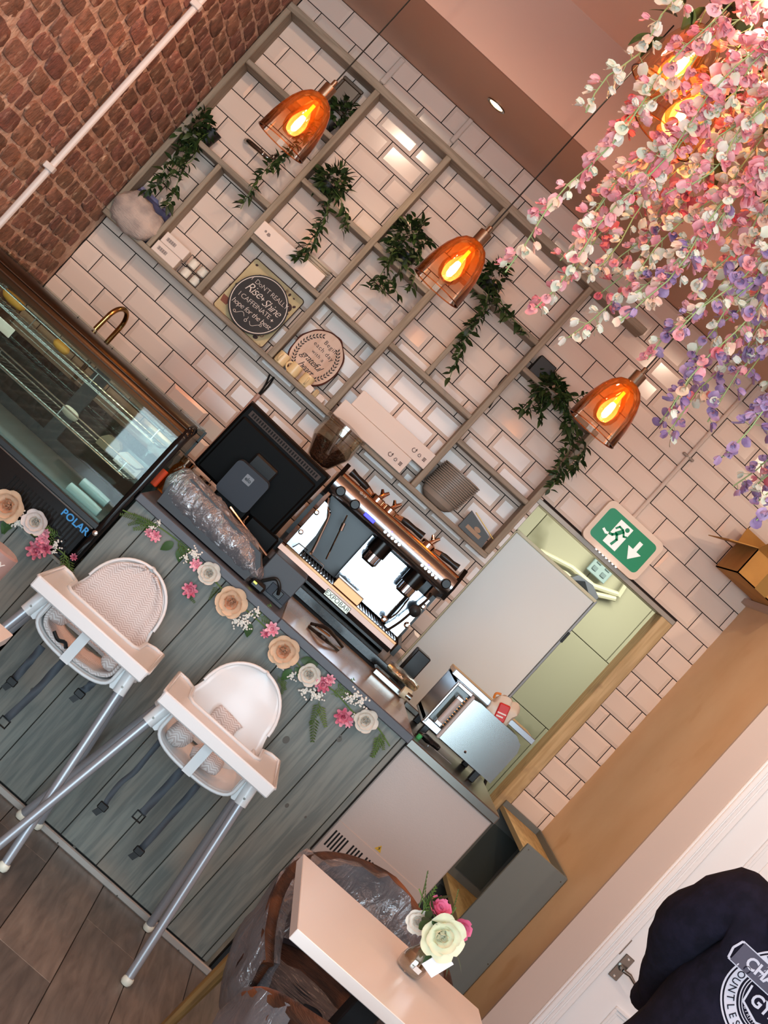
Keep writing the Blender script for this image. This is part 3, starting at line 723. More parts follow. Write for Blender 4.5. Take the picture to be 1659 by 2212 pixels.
# cream mugs and blocks in front of the slice
M_mug = mat('cream_glazed_mug', 'efd09c', .3)
def mug(c, r, h, hx, label):
    t = thing('mug', label, 'mug', c, 'small cream mugs')
    part('cup', MB().lathe([(r * .72, 0), (r * .95, .004), (r, h * .3), (r * .95, h), (r * .86, h), (r * .86, h * .3), (r * .6, .008)], 24, Matrix.Translation(c)), M_mug, t)
    pts = [c + V((hx[0] * (r * .93 + .5 * r * sin(a)), hx[1] * (r * .93 + .5 * r * sin(a)), h * .5 + h * .3 * cos(a))) for a in [rad(x) for x in range(0, 181, 22)]]
    part('handle', MB().tube(pts, .0045, 8), M_mug, t)
for px, py, hx, lab in ((603, 782, (-.3, -.95), 'leftmost of the three small cream mugs below the wood slice sign'), (629, 806, (-.95, -.3), 'middle small cream mug, its handle to the left'), (655, 830, (.1, -1), 'rightmost of the three small cream mugs below the wood slice sign')):
    c = at(px, py, -.135); c.z = zb; mug(c, .029, .056, hx, lab)
for i, (x, wd, mm, lab) in enumerate(((.968, .034, M_carton, 'small cream block beside the right mug'), (1.0, .022, M_post, 'small brown wooden block between two cream ones'), (1.03, .036, M_carton, 'small cream block against the shelf upright'))):
    m = MB().box(x - wd / 2, x + wd / 2, -.155, -.12, zb, zb + .022 + .006 * (i % 2), .0015).box(x - wd / 2 + .004, x + wd / 2 - .004, -.15, -.125, zb + .022 + .006 * (i % 2), zb + .026 + .006 * (i % 2), .001)
    solo('block', m, mm, lab, 'block', 'little blocks beside the mugs')
# two long cartons with recycling marks
for i, (x0, x1, z0, lab) in enumerate(((1.112, 1.50, zb, 'lower of the two long cream cartons with recycling marks'), (1.145, 1.565, zb + .0825, 'upper of the two long cream cartons with recycling marks'))):
    t = thing('long_carton', lab, 'carton', ((x0 + x1) / 2, -.12, z0), 'long white cartons on the wall shelf')
    part('carton', MB().box(x0, x1, -.172 + .004 * i, -.06, z0 + .0005, z0 + .082, .002), M_carton, t)
    m = MB(); Mk = T((x1 - .085, -.172 + .004 * i - .0006, z0 + .036)) @ FACE
    put(m, ring2d(.0075, .0105, rad(100), rad(400), 24), Mk); m.prism([(.002, .004), (.013, .004), (.008, .014)], 0, .0008, 'z', M=Mk)
    for a in range(3):
        q = [rad(90 + 120 * a), rad(210 + 120 * a)]; p0 = V((cos(q[0]), sin(q[0]), 0)) * .011; p1 = V((cos(q[1]), sin(q[1]), 0)) * .011
        m.tube([Mk @ (V((.032, -.002, .0005)) + p0.lerp(p1, .18)), Mk @ (V((.032, -.002, .0005)) + p0.lerp(p1, .82))], .0019, 4)
    for k in range(3): m.box(*(x1 - .033, x1 - .018), -.1727 + .004 * i, -.172 + .004 * i, z0 + .026 + k * .006, z0 + .030 + k * .006)
    part('recycling_mark', m, mat('recycling_print', '5a4136', .6) if i == 0 else MATS['recycling_print'], t, 0)
# stack of bowls and dark packet in the last bay
M_bowl = mat('taupe_bowl', '9a8a7c', .35)
ORD = 'lowest second third fourth fifth sixth seventh eighth ninth tenth eleventh twelfth thirteenth topmost'.split(); bowl_me = None
bm_ = MB().lathe([(.038, 0), (.062, .006), (.082, .024), (.089, .049), (.098, .051), (.099, .0565), (.091, .0575), (.086, .05), (.078, .028), (.05, .012)], 36)
for i in range(14):
    c = V((1.70 + .0012 * i, -.085, zb + .001 + i * .0098)); lab = ORD[i] + ' taupe bowl from the bottom of the tall stack on the shelf'
    if bowl_me is None: bowl_me = mesh('bowl', bm_, M_bowl)
    o = link('bowl', bowl_me, loc=c); o.scale = (1, .78, 1); tag(o, lab, 'bowl', 'taupe bowls in one stack')
t = thing('coffee_packet', 'small slate grey packet with tan label leaning at the right end of the shelf', 'packet', (1.92, -.1, zb))
Mx = T((1.915, -.13, zb + .002)) @ Matrix.Rotation(rad(2), 4, 'Y')
part('packet', MB().add([(-.068, 0, 0), (.07, 0, 0), (.07, .05, 0), (-.068, .05, 0), (-.072, .004, .09), (.062, .004, .06), (.062, .03, .06), (-.072, .03, .09)], [(0, 1, 5, 4), (1, 2, 6, 5), (2, 3, 7, 6), (3, 0, 4, 7), (4, 5, 6, 7), (3, 2, 1, 0)], M=Mx), mat('slate_packet', '4a5255', .5), t, 0)
m = MB().box(-.045, .035, -.0018, -.0008, .018, .036, M=Mx); disc(m, .014, .001, 18, Mx @ Matrix.Translation((.002, -.001, .046)) @ FACE, 1.2, .7)
part('label_patch', m, mat('tan_label', 'a98a6f', .6), t, 0)
part('gold_crimp', MB().box(-.08, .075, .01, .026, .062, .066, .001, M=Mx @ Matrix.Rotation(rad(13), 4, 'Y') @ Matrix.Translation((.006, 0, .018))), mat('gold_strip', 'a7793a', .3, metal=.8), t)
# chrome pipe stub with a hole in the tile, dark picture by the dark plant, service runs on the tiles
m = MB(); p = [at(532, 306, -.012), at(535, 304, -.06), at(545, 312, -.075), at(568, 332, -.08), at(580, 343, -.08), at(590, 340, -.07), at(600, 334, -.05)]
m.tube(smooth_path(p, 18), .0105, 12)
for k in (1, 9, 15): q = smooth_path(p, 18)[k]; m.lathe([(.013, -.006), (.0135, 0), (.013, .006)], 12, Matrix.Translation(q))
tag(part('pipe_stub', m, MATS['worn_chrome']), 'short bent chrome pipe stub poking out of the tiles', 'pipe')
t = thing('picture_frame', 'small dark framed picture propped above the dark little plant', 'picture', (.3, -.05, 2.56))
c = at(742, 208, -.05)
part('frame', MB().box(-.055, .055, -.006, .006, .055, .072, .003, M=T(c)).box(-.055, .055, -.006, .006, -.072, -.055, .003, M=T(c)).box(-.055, -.04, -.006, .006, -.055, .055, .003, M=T(c)).box(.04, .055, -.006, .006, -.055, .055, .003, M=T(c)), M_dkwood, t)
part('picture', MB().box(-.04, .04, 0, .004, -.055, .055, M=T(c)), mat('dim_picture', '5d5249', .3), t)
M_trunk = mat('cream_trunking', 'd8c3b4', .45)
def trunk(name, a, b, w, label, cat='conduit', d=.014):
    x = (a.x + b.x) / 2
    return tag(part(name, MB().box(x - w / 2, x + w / 2, -.009 - d, -.009, min(a.z, b.z), max(a.z, b.z), .004), M_trunk), label, cat)
trunk('cable_trunking', at(872, 128, -.01), at(824, 180, -.01), .028, 'short patched cable trunking at the tile top nearest the brick wall')
trunk('cable_trunking', at(1018, 258, -.01), at(975, 308, -.01), .024, 'short cable trunking at the tile top, left of the hanging blossom')
p0, p1 = at(1560, 905, -.02), at(1375, 1112, -.02); xm = (p0.x + p1.x) / 2
t = thing('cable_conduit', 'round cream conduit running up the tiles from the exit sign', 'conduit', (xm, -.02, p1.z - .02))
part('pipe', MB().tube([(xm, -.02, p1.z - .02), (xm, -.02, CEIL_LOW)], .0105, 10), M_trunk, t)
cl = at(1492, 992, -.02)
part('clip', MB().box(xm - .03, xm + .03, -.03, -.0085, cl.z - .006, cl.z + .006, .003), mat('worn_clip', '9c8a7c', .5), t)
m = MB().tube(smooth_path([at(480, 950, -.02), at(545, 868, -.02), at(560, 850, -.02)], 8), .0105, 10)
t = thing('pink_conduit', 'thin pale conduit rising behind the till to the shelf with dark cables', 'conduit', at(440, 985, -.02))
part('pipe', MB().tube([at(420, 1005, -.02), at(560, 852, -.02)], .011, 10), mat('pink_conduit_paint', 'c79c8c', .45), t)
w = MB()
for o in (0, 9): w.tube(smooth_path([at(556 + o * .4, 855, -.02), at(573 + o * .7, 832 + o * .3, -.022), at(583 + o, 808 + o * .7, -.03)], 6), .0045, 6)
part('cables', w, M_cable, t)
# dark loose cable behind the shelf near its middle
tag(part('loose_cable', MB().tube(smooth_path([at(1096, 812, -.02), at(1080, 830, -.03), at(1072, 850, -.03), at(1055, 880, -.02)], 10), .008, 8), M_cable), 'dark cable running down the tiles beside the shelf upright', 'cable')
tag(part('loose_cable', MB().tube(smooth_path([at(945, 985, -.02), at(925, 1005, -.02), at(905, 1028, -.02)], 8), .008, 8), M_cable), 'dark cable slanting behind the right end of the cream cartons', 'cable')
# exit sign
t = thing('exit_sign', 'lit green emergency exit sign with running figure over the kitchen doorway', 'sign', at(1345, 1165, -.05))
c = at(1346, 1167, -.055); W_, H_ = .32, .215
Mx = T(c) @ FACE
def rr_(w, h, r, n=5):
    o = []
    for q, (sx, sy) in enumerate(((1, 1), (-1, 1), (-1, -1), (1, -1))):
        for k in range(n + 1): a = q * pi / 2 + k / n * pi / 2; o.append((sx * (w / 2 - r) + r * cos(a), sy * (h / 2 - r) + r * sin(a)))
    return o
part('housing', MB().prism(rr_(W_, H_, .03), -.044, .004, 'z', M=Mx), mat('cream_housing', 'ecd3bd', .4), t)
part('green_panel', MB().prism(rr_(W_ - .045, H_ - .055, .022), .004, .0055, 'z', M=Mx), mat('exit_green', '007c50', .25, emit='00a368', estr=.15), t)
M_exitw = mat('exit_white', 'f2ece6', .3, emit='f2ece6', estr=.35)
G2 = Mx @ Matrix.Translation((0, 0, .0055)); w = MB()
w.prism([(-.068, .062), (.004, .062), (.004, -.062), (-.068, -.062)], 0, .0006, 'z', M=G2)
w.prism([(.058, .045), (.078, .045), (.078, .0), (.105, .0), (.068, -.05), (.031, .0), (.058, .0)], 0, .0006, 'z', M=G2)
MGR = MATS['exit_green']
def limb(w, r, *p):
    for a, b in zip(p, p[1:]):
        a, b = V(a), V(b); d = (b - a).normalized(); nn = V((-d.y, d.x)) * r; e = d * r * .6
        w.prism([tuple(a - e + nn), tuple(b + e + nn), tuple(b + e - nn), tuple(a - e - nn)], .0006, .0014, 'z', M=G2)
limb(w, .0055, (-.068, -.019), (-.082, -.026), (-.1, -.02))
part('pictogram', w, M_exitw, t, 0, kind='stuff')
w = MB(); disc(w, .0105, .0014, 18, G2 @ Matrix.Translation((-.016, .044, .0002)))
limb(w, .0095, (-.027, .027), (-.042, .002)); limb(w, .0045, (-.03, .032), (-.052, .034), (-.06, .018)); limb(w, .0045, (-.024, .028), (-.01, .012), (.002, .018))
limb(w, .006, (-.04, .0), (-.024, -.018), (-.03, -.048)); limb(w, .006, (-.044, .0), (-.054, -.014), (-.068, -.018))
part('running_figure', w, MGR, t, 0, kind='stuff')
w = MB(); lb = c + V((-.02, -.012, -H_ / 2 - .002))
for k in range(7): w.lathe([(.005, 0), (.004, -.003), (.001, -.004)], 10, T(lb + V((-.045 + k * .0195, -.008, 0))))
part('lamp_beads', w, mat('white_led', 'ffffff', .3, emit='f4f4ff', estr=6), t, kind='stuff')
# small spotlight in the soffit
c = at(1073, 227, z=CEIL_LOW); t = thing('ceiling_spotlight', 'small round recessed spotlight glowing in the low soffit', 'spotlight', c)
part('bezel', MB().lathe([(.034, -.001), (.046, -.001), (.046, -.006), (.036, -.005)], 28, Matrix.Translation(c), cap0=False, cap1=False), MATS['worn_chrome'], t)
part('lens', disc(MB(), .033, -.002, 24, Matrix.Translation(c + V((0, 0, -.001)))), mat('warm_lens', 'fff0d8', .3, emit='ffc98a', estr=18), t)
l = bpy.data.lights.new('spotlight_bulb', 'SPOT'); l.energy = 14; l.color = (1, .72, .45); l.spot_size = rad(95); l.spot_blend = .6; l.shadow_soft_size = .03
o = bpy.data.objects.new('spotlight_bulb', l); o.location = c + V((0, 0, -.02)); COL.objects.link(o)
# ================================================================ front counter
CY = -1.84
M_plank = mat('grey_stained_pine', '7d8078', .5, var='666b66', vscale=4, vstretch=(13, 13, 1), vdet=7, vdist=.8, bump=.06, bscale=16, bstretch=(16, 16, 1), rnd=.1, spots=('94897a', 2.5, .55, .75))
M_knot = mat('pine_knot', '55524b', .55)
M_slate = mat('dark_slate_top', '4a4a50', .4, bump=.03, bscale=80)
M_lam_top = mat('beige_gloss_top', 'a8978a', .18)
cx0, cx1, lx0 = .868, 2.043, RX0 + .02
counter = thing('counter', 'grey stained timber service counter with dark edged top', 'counter', (1.45, CY, 0))
PWD = .153
xs = at(200.7, 1877, y=CY).x
k0 = math.floor((lx0 - xs) / PWD); x = xs + k0 * PWD
while x < cx1:
    a, b = max(x, lx0), min(x + PWD, cx1)
    for (u, w, h) in ((a, min(b, cx0 - .015), .688), (max(a, cx0), b, 1.0)):
        if w - u > .006:
            mb = MB().box(-(w - u) / 2 + .0012, (w - u) / 2 - .0012, -.009, .009, .03, h, .0015)
            link('plank', mesh('plank', mb, M_plank), counter, V(((u + w) / 2, CY + .009, 0)) - wloc(counter))
    x += PWD
kn = MB()
for (px, py, r) in ((618, 1598, .012), (733, 1597, .009), (735, 1590, .005), (125, 1215, .006), (430, 1230, .006), (160, 1830, .006), (620, 1740, .007), (510, 1735, .006), (660, 1765, .004), (70, 1490, .007), (560, 1990, .006), (340, 1990, .005)):
    p = at(px, py, y=CY); disc(kn, r, .0012, 12, T(p) @ FACE, .9, 1.15)
part('knot', kn, M_knot, counter, 0, kind='stuff')
part('carcass', MB().box(lx0, cx0 - .02, CY + .02, -.96, .02, .68).box(cx0 + .006, cx1 - .004, CY + .02, -.97, .02, .998).box(cx0, cx0 + .006, CY + .006, -.98, .66, .999), mat('dark_carcass', '2a2523', .8), counter)
part('side_panel', MB().box(cx1 - .006, cx1 + .002, CY + .016, -.97, .03, .998), M_plank, counter)
part('counter_top', MB().box(cx0 - .004, 1.47, CY - .02, -.97, 1.0, 1.03, .003), M_slate, counter)
part('counter_top_edge', MB().box(1.47, cx1 + .006, CY - .02, CY - .004, 1.0, 1.031, .003), M_slate, counter)
part('worktop', MB().box(1.47, cx1 + .004, CY - .004, -.965, 1.0, 1.031, .003), M_lam_top, counter)
part('low_top', MB().box(lx0, cx0 - .014, CY - .002, -1.0, .68, .689), M_plank, counter)
part('floor_strip', MB().box(lx0, cx1 + .03, CY - .014, CY, 0, .026, .004), mat('pale_aluminium_strip', 'aaa29a', .4, metal=.4), counter)
nm = MB()
for px, py in ((125, 1821), (253, 1935), (386, 2053)): p = at(px, py, y=CY - .014); nm.lathe([(.003, 0), (.002, .0015)], 8, T(p) @ FACE)
part('nail', nm, M_knot, counter, kind='stuff')
# granite back counter
bc = thing('back_counter', 'black speckled granite back counter under the coffee machine', 'counter', (.95, -.5, 0))
part('granite_top', MB().box(RX0 + .03, DX0 - .015, -.95, -.01, 1.042, 1.078, .002), mat('black_granite', '15130f', .15, var='2d2a26', vscale=90, vmix=(.5, .62)), bc)
for i in range(4):
    a = RX0 + .03 + i * .555; part('cupboard_door', MB().box(a + .004, a + .55, -.95, -.93, .1, 1.03, .003), MATS['dark_grey_plastic'], bc)
part('cupboard_body', MB().box(RX0 + .03, DX0 - .02, -.93, -.01, .0, 1.04), MATS['dark_carcass'], bc)
# ---------------------------------------------------------------- display fridge
M_bronze = mat('bronze_trim', '4a3a2a', .28, metal=.9)
M_fglass = glassy('cabinet_glass', 'e4ebe6', .02, .972)
fz0, fz1, fx0, fx1, fy0, fy1 = .69, 1.305, RX0 + .03, .846, CY - .004, -1.2
fr = thing('display_fridge', 'black glass fronted refrigerated display cabinet beside the brick wall', 'fridge', (.33, CY, fz0))
part('base', MB().box(fx0, fx1 - .02, fy0 + .02, fy1, fz0, .70).box(fx0, fx1 - .02, fy0 + .012, fy1, .70, .838, .004), M_blackgl, fr)
sl = MB()
for k in range(20): x = at(0, 1040, y=fy0).x + .02 + k * .0145; sl.box(x, x + .0055, fy0 + .008, fy0 + .0135, .72, .80)
part('vent_slots', sl, mat('vent_black', '050505', .8), fr, 0, kind='stuff')
part('front_rail', MB().box(fx0, fx1, fy0, fy0 + .025, .838, .862, .004), M_black, fr)
part('rail_highlight', MB().tube([(fx0, fy0 + .006, .836), (fx1 - .02, fy0 + .006, .836)], .003, 6), M_chrome, fr)
lg = MB(); write(lg, 'POLAR', .034, T(((at(80 + 0, 0, y=fy0).x * 0 + .77), fy0 + .0112, .8135)) @ FACE, spacing=1.05, offset=.0008)
part('logo', lg, mat('blue_logo', '2f8fd0', .4), fr, 0)
post = smooth_path([(fx1, fy0 + .012, .70), (fx1, fy0 + .01, .9), (fx1, fy0 + .012, 1.18), (fx1, fy0 + .03, 1.262), (fx1, fy0 + .075, 1.285)], 20)
part('corner_post', MB().tube(post, .017, 12), M_blackgl, fr)
bt = MB().lathe([(.011, 0), (.009, .006), (.003, .008)], 12, T((fx1 - .004, fy0 - .004, .833)) @ FACE); part('bolt', bt, M_chrome, fr)
tr = []
for a in range(9):
    q = rad(-20 + 150 * a / 8); tr.append((fy0 + .075 - .055 * sin(q) * .9, 1.262 + .045 * -cos(q) * -1 - .0))
tm = MB()
prof = [(fy0 + .012, 1.232), (fy0 + .014, 1.25), (fy0 + .022, 1.268), (fy0 + .04, 1.285), (fy0 + .07, 1.296), (fy0 + .16, 1.3), (fy0 + .16, 1.285), (fy0 + .08, 1.28), (fy0 + .03, 1.24)]
tm.prism(prof, fx0, fx1, 'x'); part('top_rail', tm, M_bronze, fr, 40)
part('rail_line', MB().tube([(fx0, fy0 + .016, 1.258), (fx1 - .01, fy0 + .016, 1.258)], .003, 6).tube([(fx0, fy0 + .028, 1.277), (fx1 - .01, fy0 + .028, 1.277)], .002, 6), mat('rail_steel', '8d8478', .25, metal=1), fr, kind='stuff')
part('top_glass', MB().box(fx0, fx1 - .01, fy0 + .16, fy1, 1.285, 1.291), M_fglass, fr)
part('front_glass', MB().box(fx0, fx1 - .012, fy0 + .01, fy0 + .014, .862, 1.24), M_fglass, fr)
part('side_glass', MB().box(fx1 - .008, fx1 - .004, fy0 + .03, fy1, .862, 1.285), M_fglass, fr)
M_fframe = mat('cabinet_dark_frame', '2d3234', .4)
part('rear_frame', MB().box(fx0, fx1, fy1 - .025, fy1, .862, .905).box(fx0, fx1, fy1 - .025, fy1, 1.235, 1.285).box(.40, .46, fy1 - .03, fy1, .9, 1.24).box(fx1 - .035, fx1, fy1 - .025, fy1, .9, 1.24).box(fx0, fx0 + .03, fy1 - .025, fy1, .9, 1.24), M_fframe, fr)
part('rear_glass', MB().box(fx0 + .03, .40, fy1 - .015, fy1 - .011, .905, 1.235).box(.46, fx1 - .035, fy1 - .015, fy1 - .011, .905, 1.235), M_fglass, fr, kind='stuff')
l = bpy.data.lights.new('cabinet_fill', 'AREA'); l.shape = 'RECTANGLE'; l.size = .9; l.size_y = .04; l.energy = 2.6; l.color = (.82, 1, .98)  # strip of light added to lift the dark fridge interior
o = bpy.data.objects.new('cabinet_fill', l); o.location = (.33, fy0 + .1, 1.262); o.rotation_euler = (rad(-12), 0, 0); COL.objects.link(o)
part('deck', MB().box(fx0, fx1 - .02, fy0 + .03, fy1 - .03, .838, .868), mat('cabinet_deck', '8f9a9c', .35, metal=.3), fr)
M_wire = mat('shelf_wire', 'b9bdbb', .2, metal=1)
for (z, d0, d1) in ((1.022, .05, .42), (1.165, .12, .42)):
    w = MB(); x0_, x1_, y0_, y1_ = fx0 + .02, fx1 - .05, fy0 + d0, fy0 + d1
    for zz in (z, z + .045 if z < 1.1 else z + .05):
        w.tube([(x0_, y1_, zz), (x0_, y0_, zz), (x1_ - .02, y0_, zz), (x1_, y0_ + .02, zz), (x1_, y1_, zz)], .0028, 6)
    part('shelf_rail', w, M_wire, fr, kind='stuff')
    w = MB(); n = 46
    for k in range(n): x = x0_ + (x1_ - x0_) * (k + .5) / n; w.tube([(x, y0_, z), (x, y1_, z)], .0013, 4)
    for k in range(4): x = x0_ + .1 + k * .27; w.tube([(x, y0_, z), (x, y0_, z + .047)], .002, 4)
    part('shelf_wires', w, M_wire, fr, kind='stuff')
    for y in (y0_ + .1, y1_): part('shelf_bar', MB().tube([(x0_, y, z - .004), (x1_, y, z - .004)], .003, 5), M_wire, fr)
def crumple(c, rx, ry, rz, seed, nu=14, nv=20, amp=.16, fr_=18, e=2.4):
    m = MB(); rows = []
    for i in range(nu + 1):
        t = -1 + 2 * i / nu; r = max(0, 1 - abs(t) ** e) ** (1 / e); row = []
        for k in range(nv):
            a = 2 * pi * k / nv; p = V((t * rx, cos(a) * r * ry, sin(a) * r * rz)); q = p * fr_ + V((seed, seed * 2.3, seed * .7))
            p *= 1 + amp * noise.noise(q) + amp * .5 * noise.noise(q * 2.7); row.append(V(c) + p)
        rows.append(row)
    return m.sheet(rows, closed_u=True)
# things in the fridge
c = at(279, 1003, y=-1.62); c.z = 1.0265; t = thing('cake_carton', 'white cake carton with dark script on the lower wire shelf of the fridge', 'carton', c)
part('carton', MB().prism([(c.x - .048, c.z), (c.x + .048, c.z), (c.x + .048, c.z + .034), (c.x + .04, c.z + .045), (c.x - .036, c.z + .047), (c.x - .048, c.z + .034)], c.y - .03, c.y + .05, 'y'), M_paper, t, 20)
w = MB(); write(w, 'Chocolatey', .015, T((c.x, c.y - .0305, c.z + .018)) @ FACE, rot=0, shear=.3); part('lettering', w, M_ink, t, 0)
solo('paper_bag', MB().prism([(c.x - .135, 1.0265), (c.x - .055, 1.0265), (c.x - .058, 1.065), (c.x - .075, 1.08), (c.x - .12, 1.076), (c.x - .135, 1.055)], -1.6, -1.53, 'y'), mat('brown_paper', '8d7a62', .7), 'small brown paper bag beside the white cake carton in the fridge', 'bag', smooth=20)
M_wrap = glassy('cling_film', 'e9f2f5', .12, .62)
M_ice = mat('pale_blue_roll', 'cfe9ee', .25, emit='bfeaf5', estr=.0)
for i, (px, py, z, lab) in enumerate(((196, 1078, .872, 'nearest pale wrapped roll lying on the fridge floor'), (222, 1040, .90, 'second pale wrapped roll, behind the nearest on the fridge floor'))):
    a = at(150 + 40 * i, 1045 - 22 * i, y=CY + .06 + .1 * i); b = at(213 + 28 * i, 1112 - 32 * i, y=CY + .06 + .1 * i); a.z = b.z = z - .004 + .012
    t = thing('wrapped_roll', lab, 'roll', a, 'wrapped rolls in the fridge')
    part('roll', MB().tube([a.lerp(b, q) for q in (0, .02, .25, .5, .75, .98, 1)], [.008, .017, .018, .019, .018, .017, .008], 12), M_ice, t)
for i, (x, y, z, rx, lab, mm) in enumerate(((.50, -1.66, 1.05, .035, 'crumpled clear bag of pale rolls on the lower fridge shelf', mat('pale_bread', 'd8cbb8', .7)), (.10, -1.6, 1.2, .05, 'orange pastry bag at the far left of the upper fridge shelf', mat('orange_pastry', 'c8862f', .6)), (.32, -1.6, 1.19, .035, 'golden baguette on the upper fridge shelf', MATS['orange_pastry']))):
    solo('food_bag', crumple((x, y, z), rx, .02, .018, i * 3.7 + 1, 10, 14), mm, lab, 'food', smooth=60)
solo('price_tag', MB().box(.06, .19, -1.7, -1.697, 1.10, 1.135, .001), M_carton, 'long white price tag under the upper fridge shelf', 'tag')
# brass tap behind the fridge
tp = thing('tap', 'slim brass gooseneck tap rising behind the display fridge', 'tap', (.214, -.3, 1.078))
path = [V((.214, -.3, 1.078)), V((.214, -.3, 1.3))] + [V((.19 + .024 * cos(q), -.3 - .0 - .07 * (1 - cos(q)) * .9, 1.33 + .07 * sin(q))) for q in [rad(x) for x in range(0, 181, 15)]] + [V((.163, -.43, 1.26))]
part('spout', MB().tube(smooth_path(path, 60), .011, 12), mat('brass', 'a98350', .22, metal=1), tp)
part('base_ring', MB().lathe([(.026, 0), (.026, .012), (.014, .02)], 20, T((.214, -.3, 1.078))), MATS['brass'], tp)
# ---------------------------------------------------------------- flower garlands
def petal(mb, M, L_, W, cup, mi=0):
    rows = []
    for i in range(4):
        t = i / 3; w = W * (.35 + .65 * sin(pi * min(1, .15 + t * .62))) * (1 if i < 3 else .82)
        rows.append([M @ V((w * s * .5, t * L_ * (1 - .06 * s * s), cup * (t * t * .9 + .35 * s * s * t) * L_)) for s in (-1, -.5, 0, .5, 1)])
    mb.sheet(rows, mi)
def rose_mesh(name, R, m_out, m_in, seed):
    rr = random.Random(seed); mb = MB()
    for k, (n, ln, tilt, z) in enumerate(((6, 1.0, .28, 0), (6, .86, .55, .10), (5, .68, .85, .2), (5, .5, 1.1, .28), (4, .34, 1.3, .34), (3, .2, 1.45, .38))):
        for i in range(n):
            a = 2 * pi * (i + .5 * (k % 2) + rr.uniform(-.12, .12)) / n
            M = Matrix.Rotation(a, 4, 'Z') @ Matrix.Translation((0, R * .04 * (6 - k), R * z * .3)) @ Matrix.Rotation(tilt + rr.uniform(-.08, .08), 4, 'X')
            petal(mb, M, R * ln * rr.uniform(.93, 1.05), R * ln * 1.1, .38, 0 if k < 2 else 1)
    return mesh(name, mb, [m_out, m_in], 60)
M_cream = mat('cream_petal', 'efe6da', .6, sss=.15); M_white_p = mat('white_petal', 'f0e4de', .6, sss=.15)
M_peach = mat('peach_petal', 'f2d6b8', .6, sss=.15); M_peachi = mat('peach_heart', 'f3c6a4', .6, sss=.15)
M_pinkp = mat('pink_petal', 'e58a9d', .6, var='f4c3cb', vscale=40, rnd=.12); M_dpink = mat('deep_pink_petal', 'c65a74', .6, var='e59aaa', vscale=40, rnd=.12)
M_gyp = mat('white_blossom', 'ece8de', .7)
ROSE = {'cream': rose_mesh('rose', .037, M_cream, M_cream, 1), 'white': rose_mesh('rose', .039, M_white_p, M_cream, 2), 'peach': rose_mesh('rose', .05, M_peach, M_peachi, 3)}
def daisy_mesh(m, R, seed):
    rr = random.Random(seed); mb = MB()
    for k, (n, tilt, ln) in enumerate(((8, .3, 1), (7, .7, .8), (5, 1.1, .55))):
        for i in range(n):
            a = 2 * pi * (i + .5 * k) / n + rr.uniform(-.1, .1)
            petal(mb, Matrix.Rotation(a, 4, 'Z') @ Matrix.Rotation(tilt, 4, 'X'), R * ln, R * .42, .2)
    return mesh('daisy', mb, m, 60)
DAISY = {'pink': daisy_mesh(M_pinkp, .033, 4), 'deep': daisy_mesh(M_dpink, .036, 5)}
gm = MB(); rr = random.Random(8)
for i in range(22):
    p = V((rr.gauss(0, .011), rr.gauss(0, .011), rr.uniform(.004, .012)))
    gm.lathe([(.0005, -.002), (.0042, 0), (.0035, .003), (.0005, .0045)], 6, T(p))
GYP = mesh('gypsophila', gm, M_gyp, 60)
fm = MB()
for i in range(8):
    t = i / 7
    for s in (-1, 1):
        L_ = .024 * (1 - .6 * t); b = V((0, .012 + t * .07, 0)); d = V((s * .8, .6, .1)).normalized()
        fm.add([b, b + d * L_ * .5 + V((-.3 * s * .004, .0028, .002)), b + d * L_, b + d * L_ * .5 + V((.3 * s * .004, -.0018, .002))], [(0, 1, 2, 3)])
fm.tube([(0, 0, 0), (0, .04, .002), (0, .088, .0)], .0014, 4)
M_fern = mat('fern_green', '4f6b2e', .6, rnd=.35, rndh=.02); FERN = mesh('fern_sprig', fm, M_fern, 0)
M_rose_leaf = mat('rose_leaf', '3b5a2c', .5, rnd=.3)
RLEAF = leaf_mesh('leaf', .05, .032, .2, .2, M_rose_leaf, 6)
def on(o, p, par, face=True, rz=0, s=1):
    e = (Matrix.Rotation(rz * 1.0, 4, 'Y') @ FACE).to_euler() if face else (0, 0, rz)
    q = link(o.name.split('.')[0], o, par, V(p) - wloc(par), e); q.scale = (s, s, s); return q
gy = CY - .012
ga = thing('flower_garland', 'artificial rose garland fixed along the top of the tall counter front', 'garland', (1.45, gy, .95), 'rose garlands on the counter')
def PG(px, py, d=0): return at(px, py, y=gy - d)
vine = smooth_path([PG(265, 1102), PG(325, 1128), PG(380, 1165), PG(430, 1212), PG(470, 1262), PG(520, 1308), PG(570, 1352), PG(625, 1412), PG(668, 1462), PG(720, 1492), PG(765, 1540), PG(812, 1568), PG(842, 1612)], 60)
part('stem', MB().tube(vine, .0022, 6), M_stem, ga)
for k, px, py, s in (('cream', 452, 1238, .95), ('peach', 500, 1300, 1.0), ('peach', 613, 1405, 1.0), ('cream', 668, 1456, .95), ('cream', 790, 1556, 1.0)): on(ROSE[k], PG(px, py, .008), ga, rz=random.uniform(-1, 1), s=s)
for k, px, py, s in (('pink', 336, 1158, .7), ('pink', 424, 1220, .75), ('deep', 411, 1274, .85), ('pink', 588, 1358, .85), ('deep', 573, 1368, .5), ('deep', 698, 1478, .85), ('pink', 712, 1468, .7), ('deep', 742, 1548, 1.0), ('pink', 752, 1560, .6), ('pink', 322, 1150, .5)): on(DAISY[k], PG(px, py, .01), ga, rz=random.uniform(-3, 3), s=s)
